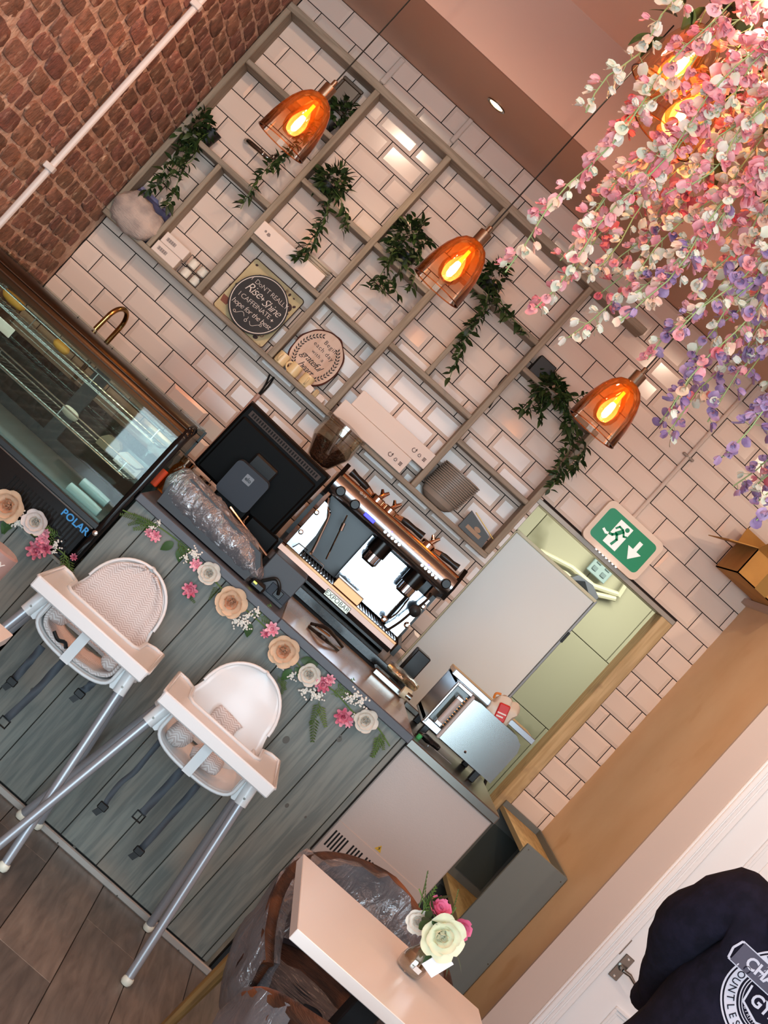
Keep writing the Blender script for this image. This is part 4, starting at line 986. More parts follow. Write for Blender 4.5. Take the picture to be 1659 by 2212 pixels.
for px, py, s in ((420, 1198, .9), (402, 1206, .7), (418, 1194, .8), (512, 1342, .9), (522, 1345, .9), (537, 1330, .8), (556, 1322, .8), (532, 1352, .7), (604, 1438, .8), (632, 1458, .8), (660, 1492, 1), (678, 1498, 1), (690, 1502, .8), (766, 1502, 1), (782, 1514, 1), (760, 1512, .7), (748, 1508, .6), (762, 1550, .8), (330, 1140, .6), (344, 1130, .5)): on(GYP, PG(px, py, .006), ga, rz=random.uniform(-3, 3), s=s)
def sprig(px, py, deg, s=1, d=.004): 
    o = link('fern_sprig', FERN, ga_cur, PG(px, py, d) - wloc(ga_cur), (Matrix.Rotation(rad(-deg), 4, 'Y') @ FACE).to_euler()); o.scale = (s,) * 3
ga_cur = ga
for px, py, a, s in ((345, 1140, 75, .9), (335, 1135, 100, .8), (330, 1135, 60, .8), (300, 1118, 80, .7), (310, 1122, 110, .6), (380, 1165, -130, .9), (385, 1175, -150, .8), (400, 1185, -110, .7), (470, 1265, 150, .6), (475, 1270, -170, .7), (545, 1330, -60, .8), (525, 1305, 50, .7), (560, 1330, -120, .8), (640, 1430, 80, .6), (690, 1520, -165, .9), (680, 1545, 175, 1), (690, 1515, 160, .9), (715, 1500, -80, .8), (735, 1500, -100, .8), (725, 1490, -60, .8), (820, 1585, 165, .9), (828, 1590, 150, .9), (822, 1580, -170, .7), (615, 1465, 170, .6), (600, 1460, -150, .6), (398, 1275, -140, .6)): sprig(px, py, a + 42, s)
for px, py, a in ((375, 1172, 200), (392, 1182, 150), (638, 1442, 100), (630, 1446, 180), (540, 1345, 150), (660, 1440, 30), (650, 1425, 60)):
    o = link('leaf', RLEAF, ga, PG(px, py, .003) - wloc(ga), (Matrix.Rotation(rad(a), 4, 'Y') @ FACE).to_euler())
ga2 = thing('flower_garland', 'short rose garland along the low counter edge below the display fridge', 'garland', (.7, gy, .69), 'rose garlands on the counter'); ga_cur = ga2
part('stem', MB().tube(smooth_path([PG(-60, 1060), PG(20, 1120), PG(70, 1155), PG(110, 1178), PG(140, 1200), PG(152, 1240)], 26), .0022, 6), M_stem, ga2)
on(ROSE['peach'], PG(18, 1092, .008), ga2, s=1.05); on(ROSE['white'], PG(78, 1127, .008), ga2, s=1.02)
for k, px, py, s in (('pink', 94, 1166, .8), ('pink', 98, 1152, .6), ('deep', 78, 1188, 1), ('deep', 96, 1184, .9), ('deep', 160, 1203, .4)): on(DAISY[k], PG(px, py, .01), ga2, rz=random.uniform(-3, 3), s=s)
for px, py, s in ((52, 1116, .8), (40, 1128, 1), (34, 1132, .8), (122, 1175, .8), (115, 1192, .6)): on(GYP, PG(px, py, .006), ga2, rz=random.uniform(-3, 3), s=s)
for px, py, a, s in ((130, 1160, 60, .8), (125, 1165, 100, .8), (140, 1190, 175, .9), (148, 1205, 190, .9), (150, 1215, 170, .9), (120, 1160, 40, .7)): sprig(px, py, a + 42, s)
for px, py, a in ((20, 1125, 170), (30, 1128, 200), (14, 1122, 150)): link('leaf', RLEAF, ga2, PG(px, py, .003) - wloc(ga2), (Matrix.Rotation(rad(a), 4, 'Y') @ FACE).to_euler())
# ================================================================ coffee machine
M_mirror = mat('polished_steel', 'b9bec6', .10, metal=1, bump=.35, bscale=5)
M_brsteel = mat('brushed_steel', 'b9bcc0', .28, metal=1)
M_dkmirror = mat('smoked_steel', '271d17', .22, spec=.3)
M_blue = mat('blue_display', '2b22d8', .3, emit='2a1cff', estr=1.6)
M_led = mat('blue_led', '5a50ff', .3, emit='4a3cff', estr=8)
gx0, gx1, gy0, gz0 = 1.318, 1.935, -.75, 1.10
cm = thing('coffee_machine', 'large chrome two group espresso machine on the black granite back counter', 'coffee machine', (1.627, -.5, 1.078))
part('body_back', MB().box(gx0 + .02, gx1 - .02, -.42, -.22, 1.15, 1.50, .01).box(gx0 + .02, gx1 - .02, -.62, -.22, 1.42, 1.50, .01), M_dkmirror, cm)
# curved control fascia
fs = []
for a in range(11):
    q = rad(-80 + 150 * a / 10); fs.append((gy0 + .055 - .055 * cos(q), 1.458 + .045 * sin(q)))
pr = fs + [(gy0 + .15, 1.505), (gy0 + .15, 1.43), (gy0 + .06, 1.412)]
part('control_fascia', MB().prism(pr, gx0 - .006, gx1 + .004, 'x'), M_brsteel, cm, 40)
part('fascia_trim', MB().tube([(gx0 - .004, gy0 + .045, 1.505), (gx1 + .004, gy0 + .045, 1.505)], .006, 8), mat('copper_trim', '9a5f3a', .15, metal=1), cm)
def horn(x): return MB().prism([(gy0 + .02, 1.40), (gy0 + .005, 1.46), (gy0 + .035, 1.515), (gy0 + .07, 1.55), (gy0 + .095, 1.545), (gy0 + .12, 1.50), (-.22, 1.50), (-.22, 1.13), (gy0 + .02, 1.10), (gy0 + .02, 1.15), (-.45, 1.17), (-.45, 1.38)], x - .009, x + .009, 'x')
M_sidebl = mat('black_side_panel', '1a1512', .25, metal=.5)
for x in (gx0 - .008, gx1 + .006): part('side_panel', horn(x), M_sidebl, cm)
# splash back: smoked left, bright right, blue-grey bolted plate far left
part('splash_back', MB().box(1.345, 1.58, -.45, -.43, 1.16, 1.42), M_dkmirror, cm)
part('bright_plate', MB().box(1.575, 1.845, -.50, -.49, 1.165, 1.40, .002), M_mirror, cm)
pl = part('bolted_plate', MB().prism([(1.335, 1.15), (1.40, 1.15), (1.40, 1.25), (1.385, 1.33), (1.35, 1.375), (1.335, 1.375)], -.70, -.69, 'y'), M_brsteel, cm)
bolts = MB()
for px, py in ((684, 1107), (650, 1149)): bolts.lathe([(.011, 0), (.011, .003), (.006, .006), (.004, .004)], 14, T(at(px, py, y=-.7)) @ FACE)
part('bolt', bolts, M_chrome, pl, kind='stuff')
pr_ = part('right_plate', MB().box(1.85, 1.925, -.6, -.59, 1.16, 1.36, .002), M_mirror, cm)
bolts = MB()
for px, py in ((830, 1337), (914, 1310), (879, 1350)): bolts.lathe([(.014, 0), (.013, .004), (.006, .007), (.004, .004)], 14, T(at(px, py, y=-.6)) @ FACE)
part('bolt', bolts, M_chrome, pr_, kind='stuff')
# groups
for x in (1.628, 1.815):
    g = part('brew_group', MB().lathe([(.042, 1.352), (.042, 1.415), (.036, 1.42)], 28, T((x, -.62, 0))), M_sidebl, cm)
    part('group_collar', MB().lathe([(.034, 1.31), (.037, 1.313), (.037, 1.35), (.03, 1.356)], 28, T((x, -.62, 0))), M_mirror, g)
    part('shower_screen', MB().lathe([(.002, 1.304), (.030, 1.304), (.033, 1.311), (.002, 1.311)], 24, T((x, -.62, 0))), M_dkmirror, g)
# drip tray, base, badge
part('drip_tray', MB().box(1.335, 1.925, -.74, -.45, 1.135, 1.152, .003), mat('bronze_tray_edge', '7d573c', .2, metal=1), cm)
gr = MB()
for k in range(38): x = 1.345 + k * .0152; gr.box(x, x + .004, -.73, -.46, 1.152, 1.157)
part('drip_grill', gr, M_brsteel, cm, 0, kind='stuff')
part('base_fascia', MB().prism([(gy0 - .01, 1.140), (gy0 - .016, 1.118), (gy0 - .002, 1.098), (gy0 + .03, 1.098), (gy0 + .03, 1.140)], gx0, gx1 - .015, 'x'), M_brsteel, cm)
part('under_pan', MB().box(1.34, 1.90, -.72, -.25, 1.086, 1.10), M_sidebl, cm)
for x in (1.36, 1.885):
    for y in (-.69, -.28): part('foot', MB().lathe([(.02, 1.078), (.022, 1.082), (.014, 1.092), (.014, 1.10)], 16, T((x, y, 0))), M_sidebl, cm)
bd = part('badge', MB().box(1.573, 1.697, gy0 - .0215, gy0 - .014, 1.102, 1.132, .002), mat('badge_plate', '8d8578', .3, metal=1), cm)
part('badge_letters', write(MB(), 'EXPOBAR', .027, T((1.635, gy0 - .022, 1.117)) @ FACE, spacing=1.02), mat('badge_dark', '3a342c', .4, metal=.5), bd, 0)
part('model_mark', write(MB(), 'G-10', .016, T((1.43, gy0 + .023, 1.497)) @ Matrix.Rotation(rad(-35), 4, 'X') @ FACE), MATS['white_card'], cm, 0)
st = MB().box(1.576, 1.71, -.735, -.72, 1.152, 1.192, .003).box(1.576, 1.71, -.735, -.64, 1.185, 1.193, .003)
part('cup_step', st, MATS['bronze_tray_edge'], cm)
for x, z in ((1.354, 1.448), (1.431, 1.447), (1.908, 1.456)):
    part('knob', MB().lathe([(.019, 0), (.021, .006), (.02, .024), (.016, .028)], 22, T((x, gy0 + .003, z)) @ FACE), M_black, cm)
part('display', MB().box(1.483, 1.535, gy0 - .003, gy0 + .01, 1.438, 1.454, .001), M_blue, cm)
for (xa, xb, lx) in ((1.592, 1.667, 1.612), (1.789, 1.863, 1.808)):
    for k in range(5):
        x = xa + (xb - xa) * k / 4
        part('button', MB().lathe([(.0082, 0), (.0082, .004), (.006, .006)], 14, T((x, gy0 + .002, 1.447)) @ FACE), M_chrome, cm)
    part('indicator', MB().lathe([(.0042, 0), (.003, .003)], 12, T((lx, gy0 + .003, 1.4635)) @ FACE), M_led, cm)
def tub(pts, r, n=24): return MB().tube(smooth_path(pts, n), r, 8)
part('steam_wand', tub([at(711, 1076, y=-.68), at(708, 1095, y=-.69), at(711, 1112, y=-.7), at(690, 1160, y=-.71), at(673, 1194, y=-.72)], .006), M_chrome, cm)
part('wand_tip', MB().tube([at(673, 1192, y=-.72), at(671, 1198, y=-.72)], [.008, .005], 8), M_chrome, cm)
part('hot_water_rod', MB().tube([at(750, 1113, y=-.69), at(704, 1208, y=-.71)], .0032, 6), M_chrome, cm)
part('rod_nut', MB().tube([at(743, 1130, y=-.69), at(736, 1146, y=-.69)], .008, 8), M_chrome, cm)
part('steam_wand', tub([at(930, 1282, y=-.68), at(922, 1296, y=-.7), at(890, 1322, y=-.71), at(862, 1345, y=-.72), at(832, 1364, y=-.72)], .0055), M_dkmirror, cm)
part('wand_grip', MB().lathe([(.004, -.024), (.022, -.016), (.026, 0), (.022, .016), (.004, .024)], 18, T(at(897, 1320, y=-.71)) @ FACE), M_black, cm)
part('wand_hook', tub([at(842, 1336, y=-.72), at(860, 1322, y=-.71), at(884, 1292, y=-.71)], .0035), M_dkmirror, cm)
wf_ = MB()
for pts in (((632, 1182), (646, 1174), (664, 1188), (650, 1202)), ((672, 1198), (700, 1222), (686, 1242))): wf_.tube([at(a, b, y=-.735) for a, b in pts], .0022, 6)
part('cup_rail', wf_, M_chrome, cm, kind='stuff')
M_bake = mat('black_bakelite', '1b1411', .35)
M_pcopper = mat('warm_chrome', 'c9a58c', .1, metal=1)
def portafilter(x, xh, z, label):
    d = 1 if xh > x else -1
    t = thing('portafilter', label, 'portafilter', (x, -.62, 1.502), 'portafilters on top of the machine')
    part('basket', MB().lathe([(.03, 1.503), (.034, 1.508), (.034, 1.530), (.028, 1.535)], 20, T((x, -.62, 0))), M_pcopper, t)
    part('spout', MB().tube([(x, -.62, 1.53), (x + .006, -.62, 1.55), (x + .018, -.62, 1.572)], [.011, .010, .006], 10).tube([(x, -.62, 1.55), (x - .014, -.62, 1.566)], [.009, .005], 8), M_pcopper, t)
    part('neck', MB().tube([(x + d * .03, -.62, 1.522), (x + d * .062, -.625, 1.528)], [.009, .013], 10), M_pcopper, t)
    part('handle', MB().tube([(x + d * .06, -.625, 1.528), (x + d * .08, -.628, 1.53), (x + d * .12, -.63, 1.532), (xh, -.63, 1.534)], [.012, .015, .0125, .017], 12), M_bake, t)
portafilter(1.49, 1.335, 1.53, 'portafilter at the left end of the machine top, handle to the left')
portafilter(1.556, 1.725, 1.53, 'portafilter in the middle of the machine top, handle to the right')
portafilter(1.765, 1.915, 1.53, 'portafilter at the right end of the machine top, handle to the right')
# ---------------------------------------------------------------- till screen seen from behind
M_screen = mat('black_screen_back', '060606', .5, spec=.15)
po = thing('till_screen', 'black till monitor seen from behind on its grey foot', 'monitor', (1.1, -1.42, 1.03))
Mt = T((1.09, -1.46, 1.325)) @ Matrix.Rotation(rad(10), 4, 'X') @ Matrix.Rotation(rad(2), 4, 'Y')
part('screen_back', MB().cbox((0, .012, 0), (.375, .024, .30), .008, M=Mt).cbox((0, -.006, -.02), (.345, .016, .24), .006, M=Mt), M_screen, po)
part('screen_bezel', MB().cbox((0, .026, 0), (.379, .006, .304), .002, M=Mt), mat('bezel_edge', '3a2a20', .2, metal=.4), po)
vs = MB()
for k in range(28): x = -.155 + k * .0112; vs.box(x, x + .006, -.0035, .001, .115, .128, M=Mt)
part('vent_slots', vs, MATS['vent_black'], po, 0, kind='stuff')
part('vent_strip', MB().box(-.165, .165, -.002, .0, .110, .132, M=Mt), mat('brown_vent', '3a281c', .5), po)
part('neck', MB().box(-.05, .05, -.04, -.005, -.06, .045, .006, M=Mt), M_black, po)
cv = MB().prism(rr_(.14, .135, .018), .0, .05, 'z', M=T((1.082, -1.50, 1.25)) @ Matrix.Rotation(rad(6), 4, 'X') @ FACE)
cvo = part('foot_cover', cv, mat('slate_plastic', '363c44', .5, spec=.25), po)
lgm = MB(); Ml = T((1.082, -1.50, 1.25)) @ Matrix.Rotation(rad(6), 4, 'X') @ FACE @ Matrix.Translation((.0, .03, .051))
lgm.prism(rr_(.032, .032, .003), 0, .0006, 'z', M=Ml); part('logo_plate', lgm, mat('logo_grey', '777c82', .4), cvo, 0)
part('logo', write(MB(), 'elo', .02, Ml @ Matrix.Translation((0, 0, .0008)), offset=.0006), M_dgrey, cvo, 0)
part('base', MB().box(.985, 1.2, -1.56, -1.33, 1.03, 1.05, .006).box(1.02, 1.16, -1.48, -1.40, 1.05, 1.2, .01), M_screen, po)
part('side_unit', MB().box(1.17, 1.30, -1.46, -1.38, 1.05, 1.19, .008), M_screen, po)
# plastic-wrapped long black box in front of the till
bx = thing('wrapped_box', 'long black device loosely wrapped in clear plastic on the counter edge', 'box', (1.11, -1.72, 1.03))
part('box', MB().prism([(.915, 1.035), (1.30, 1.035), (1.31, 1.10), (1.28, 1.135), (.95, 1.165), (.91, 1.11)], -1.77, -1.66, 'y'), M_dgrey, bx, 20)
M_film = film_mat('device_film', 'e6e8ea', 30, .3)
fm_ = MB(); rows = []
for i in range(27):
    t = -1 + 2 * i / 26; xx = 1.112 + .228 * t; r = max(.02, 1 - abs(t) ** 6) ** .5
    top = 1.195 - .055 * (t * .5 + .5) - .02 * max(0, t - .6) * 4 + .02 * noise.noise(V((t * 3, 1, 1)))
    row = []
    for k in range(22):
        a = 2 * pi * k / 22; yy = -1.715 + .075 * r * cos(a) * (1 + .12 * noise.noise(V((xx * 22, a * 2, 3)))); zz = 1.034 + (top - 1.034) * (.5 + .5 * r * sin(a)) + .010 * noise.noise(V((xx * 40, a * 4, 9)))
        row.append((xx, yy, max(zz, 1.0325)))
    rows.append(row)
fm_.sheet(rows, closed_u=True)
part('clear_wrap', fm_, M_film, bx, 25)
part('pen_strip', MB().tube([(1.10, -1.63, 1.17), (1.30, -1.63, 1.13)], .006, 8), M_pcopper, bx)
db_ = thing('drawer_box', 'flat dark grey box with a black socket beside the plastic wrapped device', 'box', (1.38, -1.62, 1.03))
part('box', MB().box(1.318, 1.455, -1.68, -1.45, 1.031, 1.165, .003), mat('dark_slate_box', '42464b', .5), db_)
part('socket_plate', MB().box(1.375, 1.452, -1.686, -1.68, 1.045, 1.085, .002), MATS['slate_plastic'], db_)
part('socket', MB().box(1.40, 1.43, -1.69, -1.686, 1.05, 1.08, .003), M_black, db_)
part('plug_lead', tub([(1.415, -1.695, 1.065), (1.40, -1.71, 1.09), (1.375, -1.71, 1.10), (1.35, -1.70, 1.07), (1.33, -1.7, 1.04)], .006), M_cable, db_)
t = thing('card_reader', 'little black card reader with a lit green spot on the counter', 'card reader', (1.33, -1.735, 1.031))
part('body', MB().box(1.315, 1.372, -1.77, -1.70, 1.0312, 1.062, .008), M_black, t)
part('light', MB().box(1.325, 1.338, -1.7712, -1.7695, 1.048, 1.054), mat('yellow_green_light', 'd8f04a', .4, emit='d8f04a', estr=2), t)
# amber jars between fridge and till
M_amber = mat('amber_glass', 'b5701f', .05, trans=.9, ior=1.45)
for i, (px, py, y, r, h, lab) in enumerate(((402, 1003, -1.38, .032, .10, 'amber glass jar nearest the fridge, behind the wrapped device'), (458, 1022, -1.34, .03, .085, 'amber glass jar half hidden behind the till foot'))):
    c = at(px, py, y=y); c.z = 1.031
    t = thing('amber_jar', lab, 'jar', c, 'amber jars by the till')
    part('jar', MB().lathe([(r * .9, 0), (r, .006), (r, h), (r * .8, h + .016), (r * .8, h + .03), (r * .7, h + .03), (r * .7, h + .012), (r * .86, h - .004), (r * .86, .008)], 24, Matrix.Translation(c)), M_amber, t)
    part('lid', MB().lathe([(r * .86, h + .03), (r * .88, h + .05), (r * .3, h + .055)], 24, Matrix.Translation(c)), M_pcopper, t)
c = at(366, 1008, y=-1.42); c.z = 1.031
solo('orange_tag', MB().box(c.x - .012, c.x + .012, -1.42, -1.40, 1.031, 1.10, .003), mat('glow_orange_label', 'ff5a2a', .5), 'small bright orange label standing between fridge and wrapped device', 'label')
# grinder hopper with beans behind the till
gr_ = thing('coffee_grinder', 'coffee grinder with a clear hopper of dark beans left of the machine', 'grinder', (1.205, -.55, 1.078))
part('body', MB().box(1.15, 1.28, -.62, -.42, 1.078, 1.45, .02), M_sidebl, gr_)
part('hopper', MB().lathe([(.045, 1.46), (.055, 1.475), (.095, 1.56), (.095, 1.64), (.098, 1.645), (.093, 1.645), (.09, 1.56), (.05, 1.478)], 28, T((1.205, -.55, 0))), M_clear, gr_)
part('hopper_lid', MB().lathe([(.099, 1.644), (.099, 1.656), (.03, 1.668), (.004, 1.67)], 28, T((1.205, -.55, 0))), glassy('smoky_lid', 'cfc6bf', .06, .85), gr_)
part('hopper_rib', MB().tube([(1.19, -.65, 1.63), (1.215, -.64, 1.52)], .01, 8), M_clear, gr_)
part('beans', MB().lathe([(.03, 1.468), (.052, 1.478), (.086, 1.55), (.07, 1.562), (.03, 1.568), (.003, 1.57)], 24, T((1.205, -.55, 0))), mat('coffee_beans', '3a1d10', .4, var='5a3420', vscale=120, bump=1, bscale=140), gr_)
# tongs on the worktop
tg = thing('tongs', 'pair of black handled tongs lying on the beige worktop', 'tongs', at(705, 1372, z=1.032))
for i, (a, b, c_) in enumerate((((672, 1347), (700, 1368), (740, 1397)), ((668, 1354), (695, 1385), (730, 1404)))):
    pts = [at(q[0], q[1], z=1.036) for q in (a, b, c_)]; pts[1].z += .02 if i == 0 else .012
    part('arm', MB().tube(smooth_path(pts, 12), [.006] * 4 + [.008] * 5 + [.006] * 4, 8), M_bake, tg)
part('blade', MB().tube([at(682, 1352, z=1.052), at(712, 1374, z=1.05)], .004, 6), M_pcopper, tg)
# scale, crumpled wrap and black box at the right end
t = thing('steel_holder', 'small steel holder with a white roll at the right end of the worktop', 'holder', (1.95, -1.15, 1.031))
part('case', MB().box(1.88, 2.03, -1.16, -1.05, 1.0315, 1.06, .006), MATS['worn_chrome'], t)
part('roll', MB().tube([at(868, 1492, y=-1.2), at(884, 1504, y=-1.2)], .022, 16), mat('cream_roll', 'ddd6b8', .4), t)
part('roll_core', MB().tube([at(878, 1500, y=-1.215), at(888, 1508, y=-1.215)], .012, 12), MATS['worn_chrome'], t)
solo('crumpled_film', crumple((1.985, -1.1, 1.095), .07, .05, .02, 5.2, 14, 18, .35, 25), glassy('pale_film', 'f4f2dc', .2, .5), 'crumpled pale clear film on the steel holder by the doorway', 'film', smooth=25)
solo('black_carton', MB().box(1.985, 2.05, -.9, -.8, 1.079, 1.2, .004), M_black, 'small black box standing at the end of the granite counter', 'box')
# ================================================================ high chairs
M_chw = mat('white_moulded_plastic', 'e6e5e4', .28)
M_tube = mat('silver_grey_tube', 'a4a7ad', .36, metal=.4)
M_strap = mat('grey_webbing', '4b5158', .7)
M_foot = mat('ivory_foot', 'ecead8', .4)
def herring(name):
    m = mat(name, 'cdbfba', .85); nt = m.node_tree; N = nt.nodes; L = nt.links; b = N['Principled BSDF']
    tc = N.new('ShaderNodeTexCoord'); sp = N.new('ShaderNodeSeparateXYZ'); L.new(tc.outputs['Object'], sp.inputs[0])
    def mth(op, a, c=None):
        n = N.new('ShaderNodeMath'); n.operation = op
        for i, q in enumerate((a, c)):
            if q is None: continue
            if isinstance(q, (int, float)): n.inputs[i].default_value = q
            else: L.new(q, n.inputs[i])
        return n.outputs[0]
    zig = mth('ABSOLUTE', mth('SUBTRACT', mth('FRACT', mth('MULTIPLY', sp.outputs[0], 38)), .5))
    st = mth('FRACT', mth('ADD', mth('MULTIPLY', mth('ADD', sp.outputs[2], mth('MULTIPLY', sp.outputs[1], .6)), 110), mth('MULTIPLY', zig, 2.2)))
    g = mth('GREATER_THAN', st, .55)
    mx = N.new('ShaderNodeMix'); mx.data_type = 'RGBA'; mx.inputs[6].default_value = srgb('c6b6b0'); mx.inputs[7].default_value = srgb('e2d9d5'); L.new(g, mx.inputs[0])
    L.new(mx.outputs[2], b.inputs['Base Color']); return m
M_herr = herring('herringbone_cloth')
def ushape(h, n=20):              # front outline of the bucket, left rim to right rim, at half width h
    pts = [(-h, .69), (-h, .62)]
    for k in range(n + 1):
        a = pi + pi * k / n; e = 2.6; c, s = cos(a), sin(a)
        q = (abs(c) ** e + abs(s) ** e) ** (-1 / e); pts.append((h * c * q, .615 + .055 * s * q))
    return pts + [(h, .62), (h, .69)]
def back_w(z):                    # half width of the backrest at height z
    if z < .74: return .150 - (.74 - z) * -.0 - .018 * max(0, (z - .69) / .05)
    t = (z - .74) / .145; return .132 * max(0.0, 1 - min(1, t) ** 2.1) ** .5
def high_chair(cx, cy, label, padded):
    t = thing('high_chair', label, 'high chair', (cx, cy, 0), 'white high chairs in front of the counter')
    O = V((cx, cy, 0)); MT = Matrix.Translation(O)
    # seat bucket
    rows = []; U = ushape(.142)
    for j in range(9):
        v = j / 8; y = -.19 + .30 * v; k = 1 - .12 * v * v
        rows.append([O + V((x * k, y, z + (.012 * v if z < .6 else 0))) for x, z in U])
    seat = part('seat', MB().sheet(rows), M_chw, t, 50, mods=[('SOLIDIFY', dict(thickness=.007, offset=0))])
    part('seat_rim', MB().tube(rows[0], .0058, 8), M_chw, seat, 60)
    # backrest
    rows = []
    for i in range(19):
        z = .585 + (.886 - .585) * sin(i / 18 * pi / 2) ** .9; w = max(back_w(z), .006); y = .09 + (z - .57) * .22
        rows.append([O + V((w * s, y - .028 * s * s * (1 if z < .8 else .6), z)) for s in [q / 7 for q in range(-7, 8)]])
    bk = part('backrest', MB().sheet(rows), M_chw, t, 60, mods=[('SOLIDIFY', dict(thickness=.007, offset=0))])
    edge = [r[0] for r in rows[6:]] + list(rows[-1][1:-1]) + [r[-1] for r in reversed(rows[6:])]
    part('back_rim', MB().tube(edge, .0062, 8), M_chw, bk, 60)
    part('crotch_post', MB().prism([(-.205, .556), (-.17, .552), (-.165, .70), (-.20, .70)], -.0155, .0155, 'x', M=MT), M_chw, t)
    # leg sockets, legs, feet
    for sx in (-1, 1):
        for sy, yt, yb in ((-1, -.165, -.275), (1, .10, .232)):
            top = O + V((sx * .168, yt, .675)); bot = O + V((sx * .271, yb, .012)); d = (bot - top).normalized()
            leg = part('leg', MB().tube([top + d * .03, bot], .0142, 14), M_tube, t)
            part('foot', MB().lathe([(.004, 0), (.013, .002), (.0175, .010), (.0175, .020), (.0145, .028)], 18, T((bot.x, bot.y, 0))), M_foot, leg)
            sk = MB().tube([top - d * .006, top + d * .09], [.0215, .0195], 14)
            web = [(sx * .135, .68), (sx * .172, .68), (sx * .19, .592), (sx * .15, .583), (sx * .136, .60)]
            sk.prism(web, yt - .008 if sy < 0 else yt - .008, yt + .008, 'y', M=MT)
            so = part('leg_socket', sk, M_chw, t)
            if sy < 0: part('screw', MB().lathe([(.0042, 0), (.0035, .0015)], 10, T(top + d * .066 + V((0, -.0186, .002))) @ FACE), MATS['worn_chrome'], so)
    # tray: U outline with raised rim
    z0, z1 = .690, .727
    ol = [(-.205, -.35), (.205, -.35), (.205, .045), (.172, .045), (.142, .0), (.137, -.15), (.12, -.18), (-.12, -.18), (-.137, -.15), (-.142, .0), (-.172, .045), (-.205, .045)]
    ol = [(-.196, -.352), (.196, -.352), (.2065, -.342)] + ol[2:] + [(-.2065, -.342)]
    tr_ = part('tray', MB().prism(ol, z0 + .02, z0 + .027, 'z', M=MT), M_chw, t)
    cen = [(x, y) for x, y in ol]
    part('tray_rim', MB().tube([O + V((x, y, z1 - .006)) for x, y in cen], .006, 8, closed=True), M_chw, tr_, 60)
    wall = MB(); rows = [[O + V((x, y, z)) for x, y in cen] for z in (z0 + .018, z1 - .004)]; wall.sheet(rows, closed_u=True)
    part('tray_wall', wall, M_chw, tr_, 40, mods=[('SOLIDIFY', dict(thickness=.005, offset=0))])
    part('tray_front', MB().box(-.207, .207, -.358, -.349, z0 - .004, z1 - .001, .004, M=MT), M_chw, tr_)
    for sx in (-1, 1): part('tray_clip', MB().box(sx * .165 - .02, sx * .165 + .02, -.06, .03, z0 - .028, z0 + .02, .006, M=MT), M_chw, tr_)
    return t, O
def strap(t, pts, w=.0135, buckle=True, kind=0):
    p = smooth_path(pts, 16); m = MB(); rows = []
    for i, q in enumerate(p):
        tw = .5 * sin(i * .55 + kind); rows.append([q + V((w * cos(tw) * s, w * sin(tw) * s * .8, .0)) for s in (-1, 1)])
    m.sheet(rows); s_ = part('strap', m, M_strap, t, 60, mods=[('SOLIDIFY', dict(thickness=.0018, offset=0))])
    e = p[-1]
    b = MB().cbox(e + V((0, 0, -.012)), (.032, .012, .024), .003)
    if kind % 2: b = MB().tube([e + V((x, 0, z)) for x, z in ((-.015, 0), (.015, 0), (.015, -.026), (-.015, -.026))], .0035, 6, closed=True)
    part('buckle', b, M_black, s_)
    if not kind % 2: part('buckle_prong', MB().prism([(e.x - .009, e.z - .022), (e.x + .011, e.z - .022), (e.x + .004, e.z - .046), (e.x - .016, e.z - .044)], e.y - .004, e.y + .004, 'y'), M_black, s_)
c2, O2 = high_chair(1.545, -2.145, 'bare white high chair in front, a crumpled cloth stuffed in its seat', False)
def S2(px, py, y): return at(px, py, y=y)
y = -2.12
strap(c2, [S2(347, 1600, y), S2(318, 1635, y), S2(290, 1668, y), S2(262, 1690, y), S2(236, 1722, y), S2(228, 1736, y)], .009, kind=0)
strap(c2, [S2(400, 1655, y - .06), S2(378, 1680, y - .06), S2(350, 1710, y - .06), S2(318, 1745, y - .06), S2(306, 1757, y - .06)], .013, kind=1)
strap(c2, [S2(428, 1695, y), S2(405, 1722, y), S2(380, 1750, y), S2(345, 1790, y), S2(306, 1832, y)], .011, kind=2)
c1, O1 = high_chair(1.062, -2.11, 'left white high chair with a beige herringbone seat cover', True)
y = -2.1
strap(c1, [S2(92, 1396, y), S2(72, 1420, y), S2(55, 1440, y), S2(32, 1466, y)], .012, kind=2)
strap(c1, [S2(140, 1425, y - .06), S2(112, 1455, y - .06), S2(88, 1482, y - .06), S2(55, 1515, y - .06), S2(14, 1553, y - .06)], .0125, kind=1)
strap(c1, [S2(205, 1470, y), S2(190, 1485, y), S2(178, 1492, y)], .012, kind=4)
# padded cover on the left chair
rows = []
for i in range(24):
    z = .60 + (.877 - .60) * sin(i / 23 * pi / 2) ** .9; w = max(back_w(min(z + .004, .884)) - .006, .01); y0 = .072 + (z - .57) * .22
    rows.append([O1 + V((w * s, y0 - .028 * s * s - .006 * abs(sin(s * 9)) - .012 * (1 - abs(s)) + .004 * noise.noise(V((s * 4, z * 22, 2))), z)) for s in [q / 10 for q in range(-10, 11)]])
cov = thing('seat_cover', 'beige herringbone padded cover on the left high chair', 'cover', O1 + V((0, 0, .57)))
part('back_pad', MB().sheet(rows), M_herr, cov, 70, mods=[('SOLIDIFY', dict(thickness=.012, offset=0))])
U = ushape(.132); rows = []
for j in range(10):
    v = j / 9; yy = -.165 + .22 * v
    rows.append([O1 + V((x * (1 - .1 * v) + .006 * noise.noise(V((x * 20, v * 4, 5))), yy + .02 * noise.noise(V((x * 9, 3, v))), min(z, .665) + .014 + .006 * noise.noise(V((x * 30, v * 6, 1))))) for x, z in U])
part('seat_pad', MB().sheet(rows), M_herr, cov, 70, mods=[('SOLIDIFY', dict(thickness=.01, offset=0))])
for sx in (-1, 1): part('side_bolster', crumple(O1 + V((sx * .105, -.10, .632)), .035, .05, .03, 3 + sx, 10, 14, .25, 20), M_herr, cov, 70)
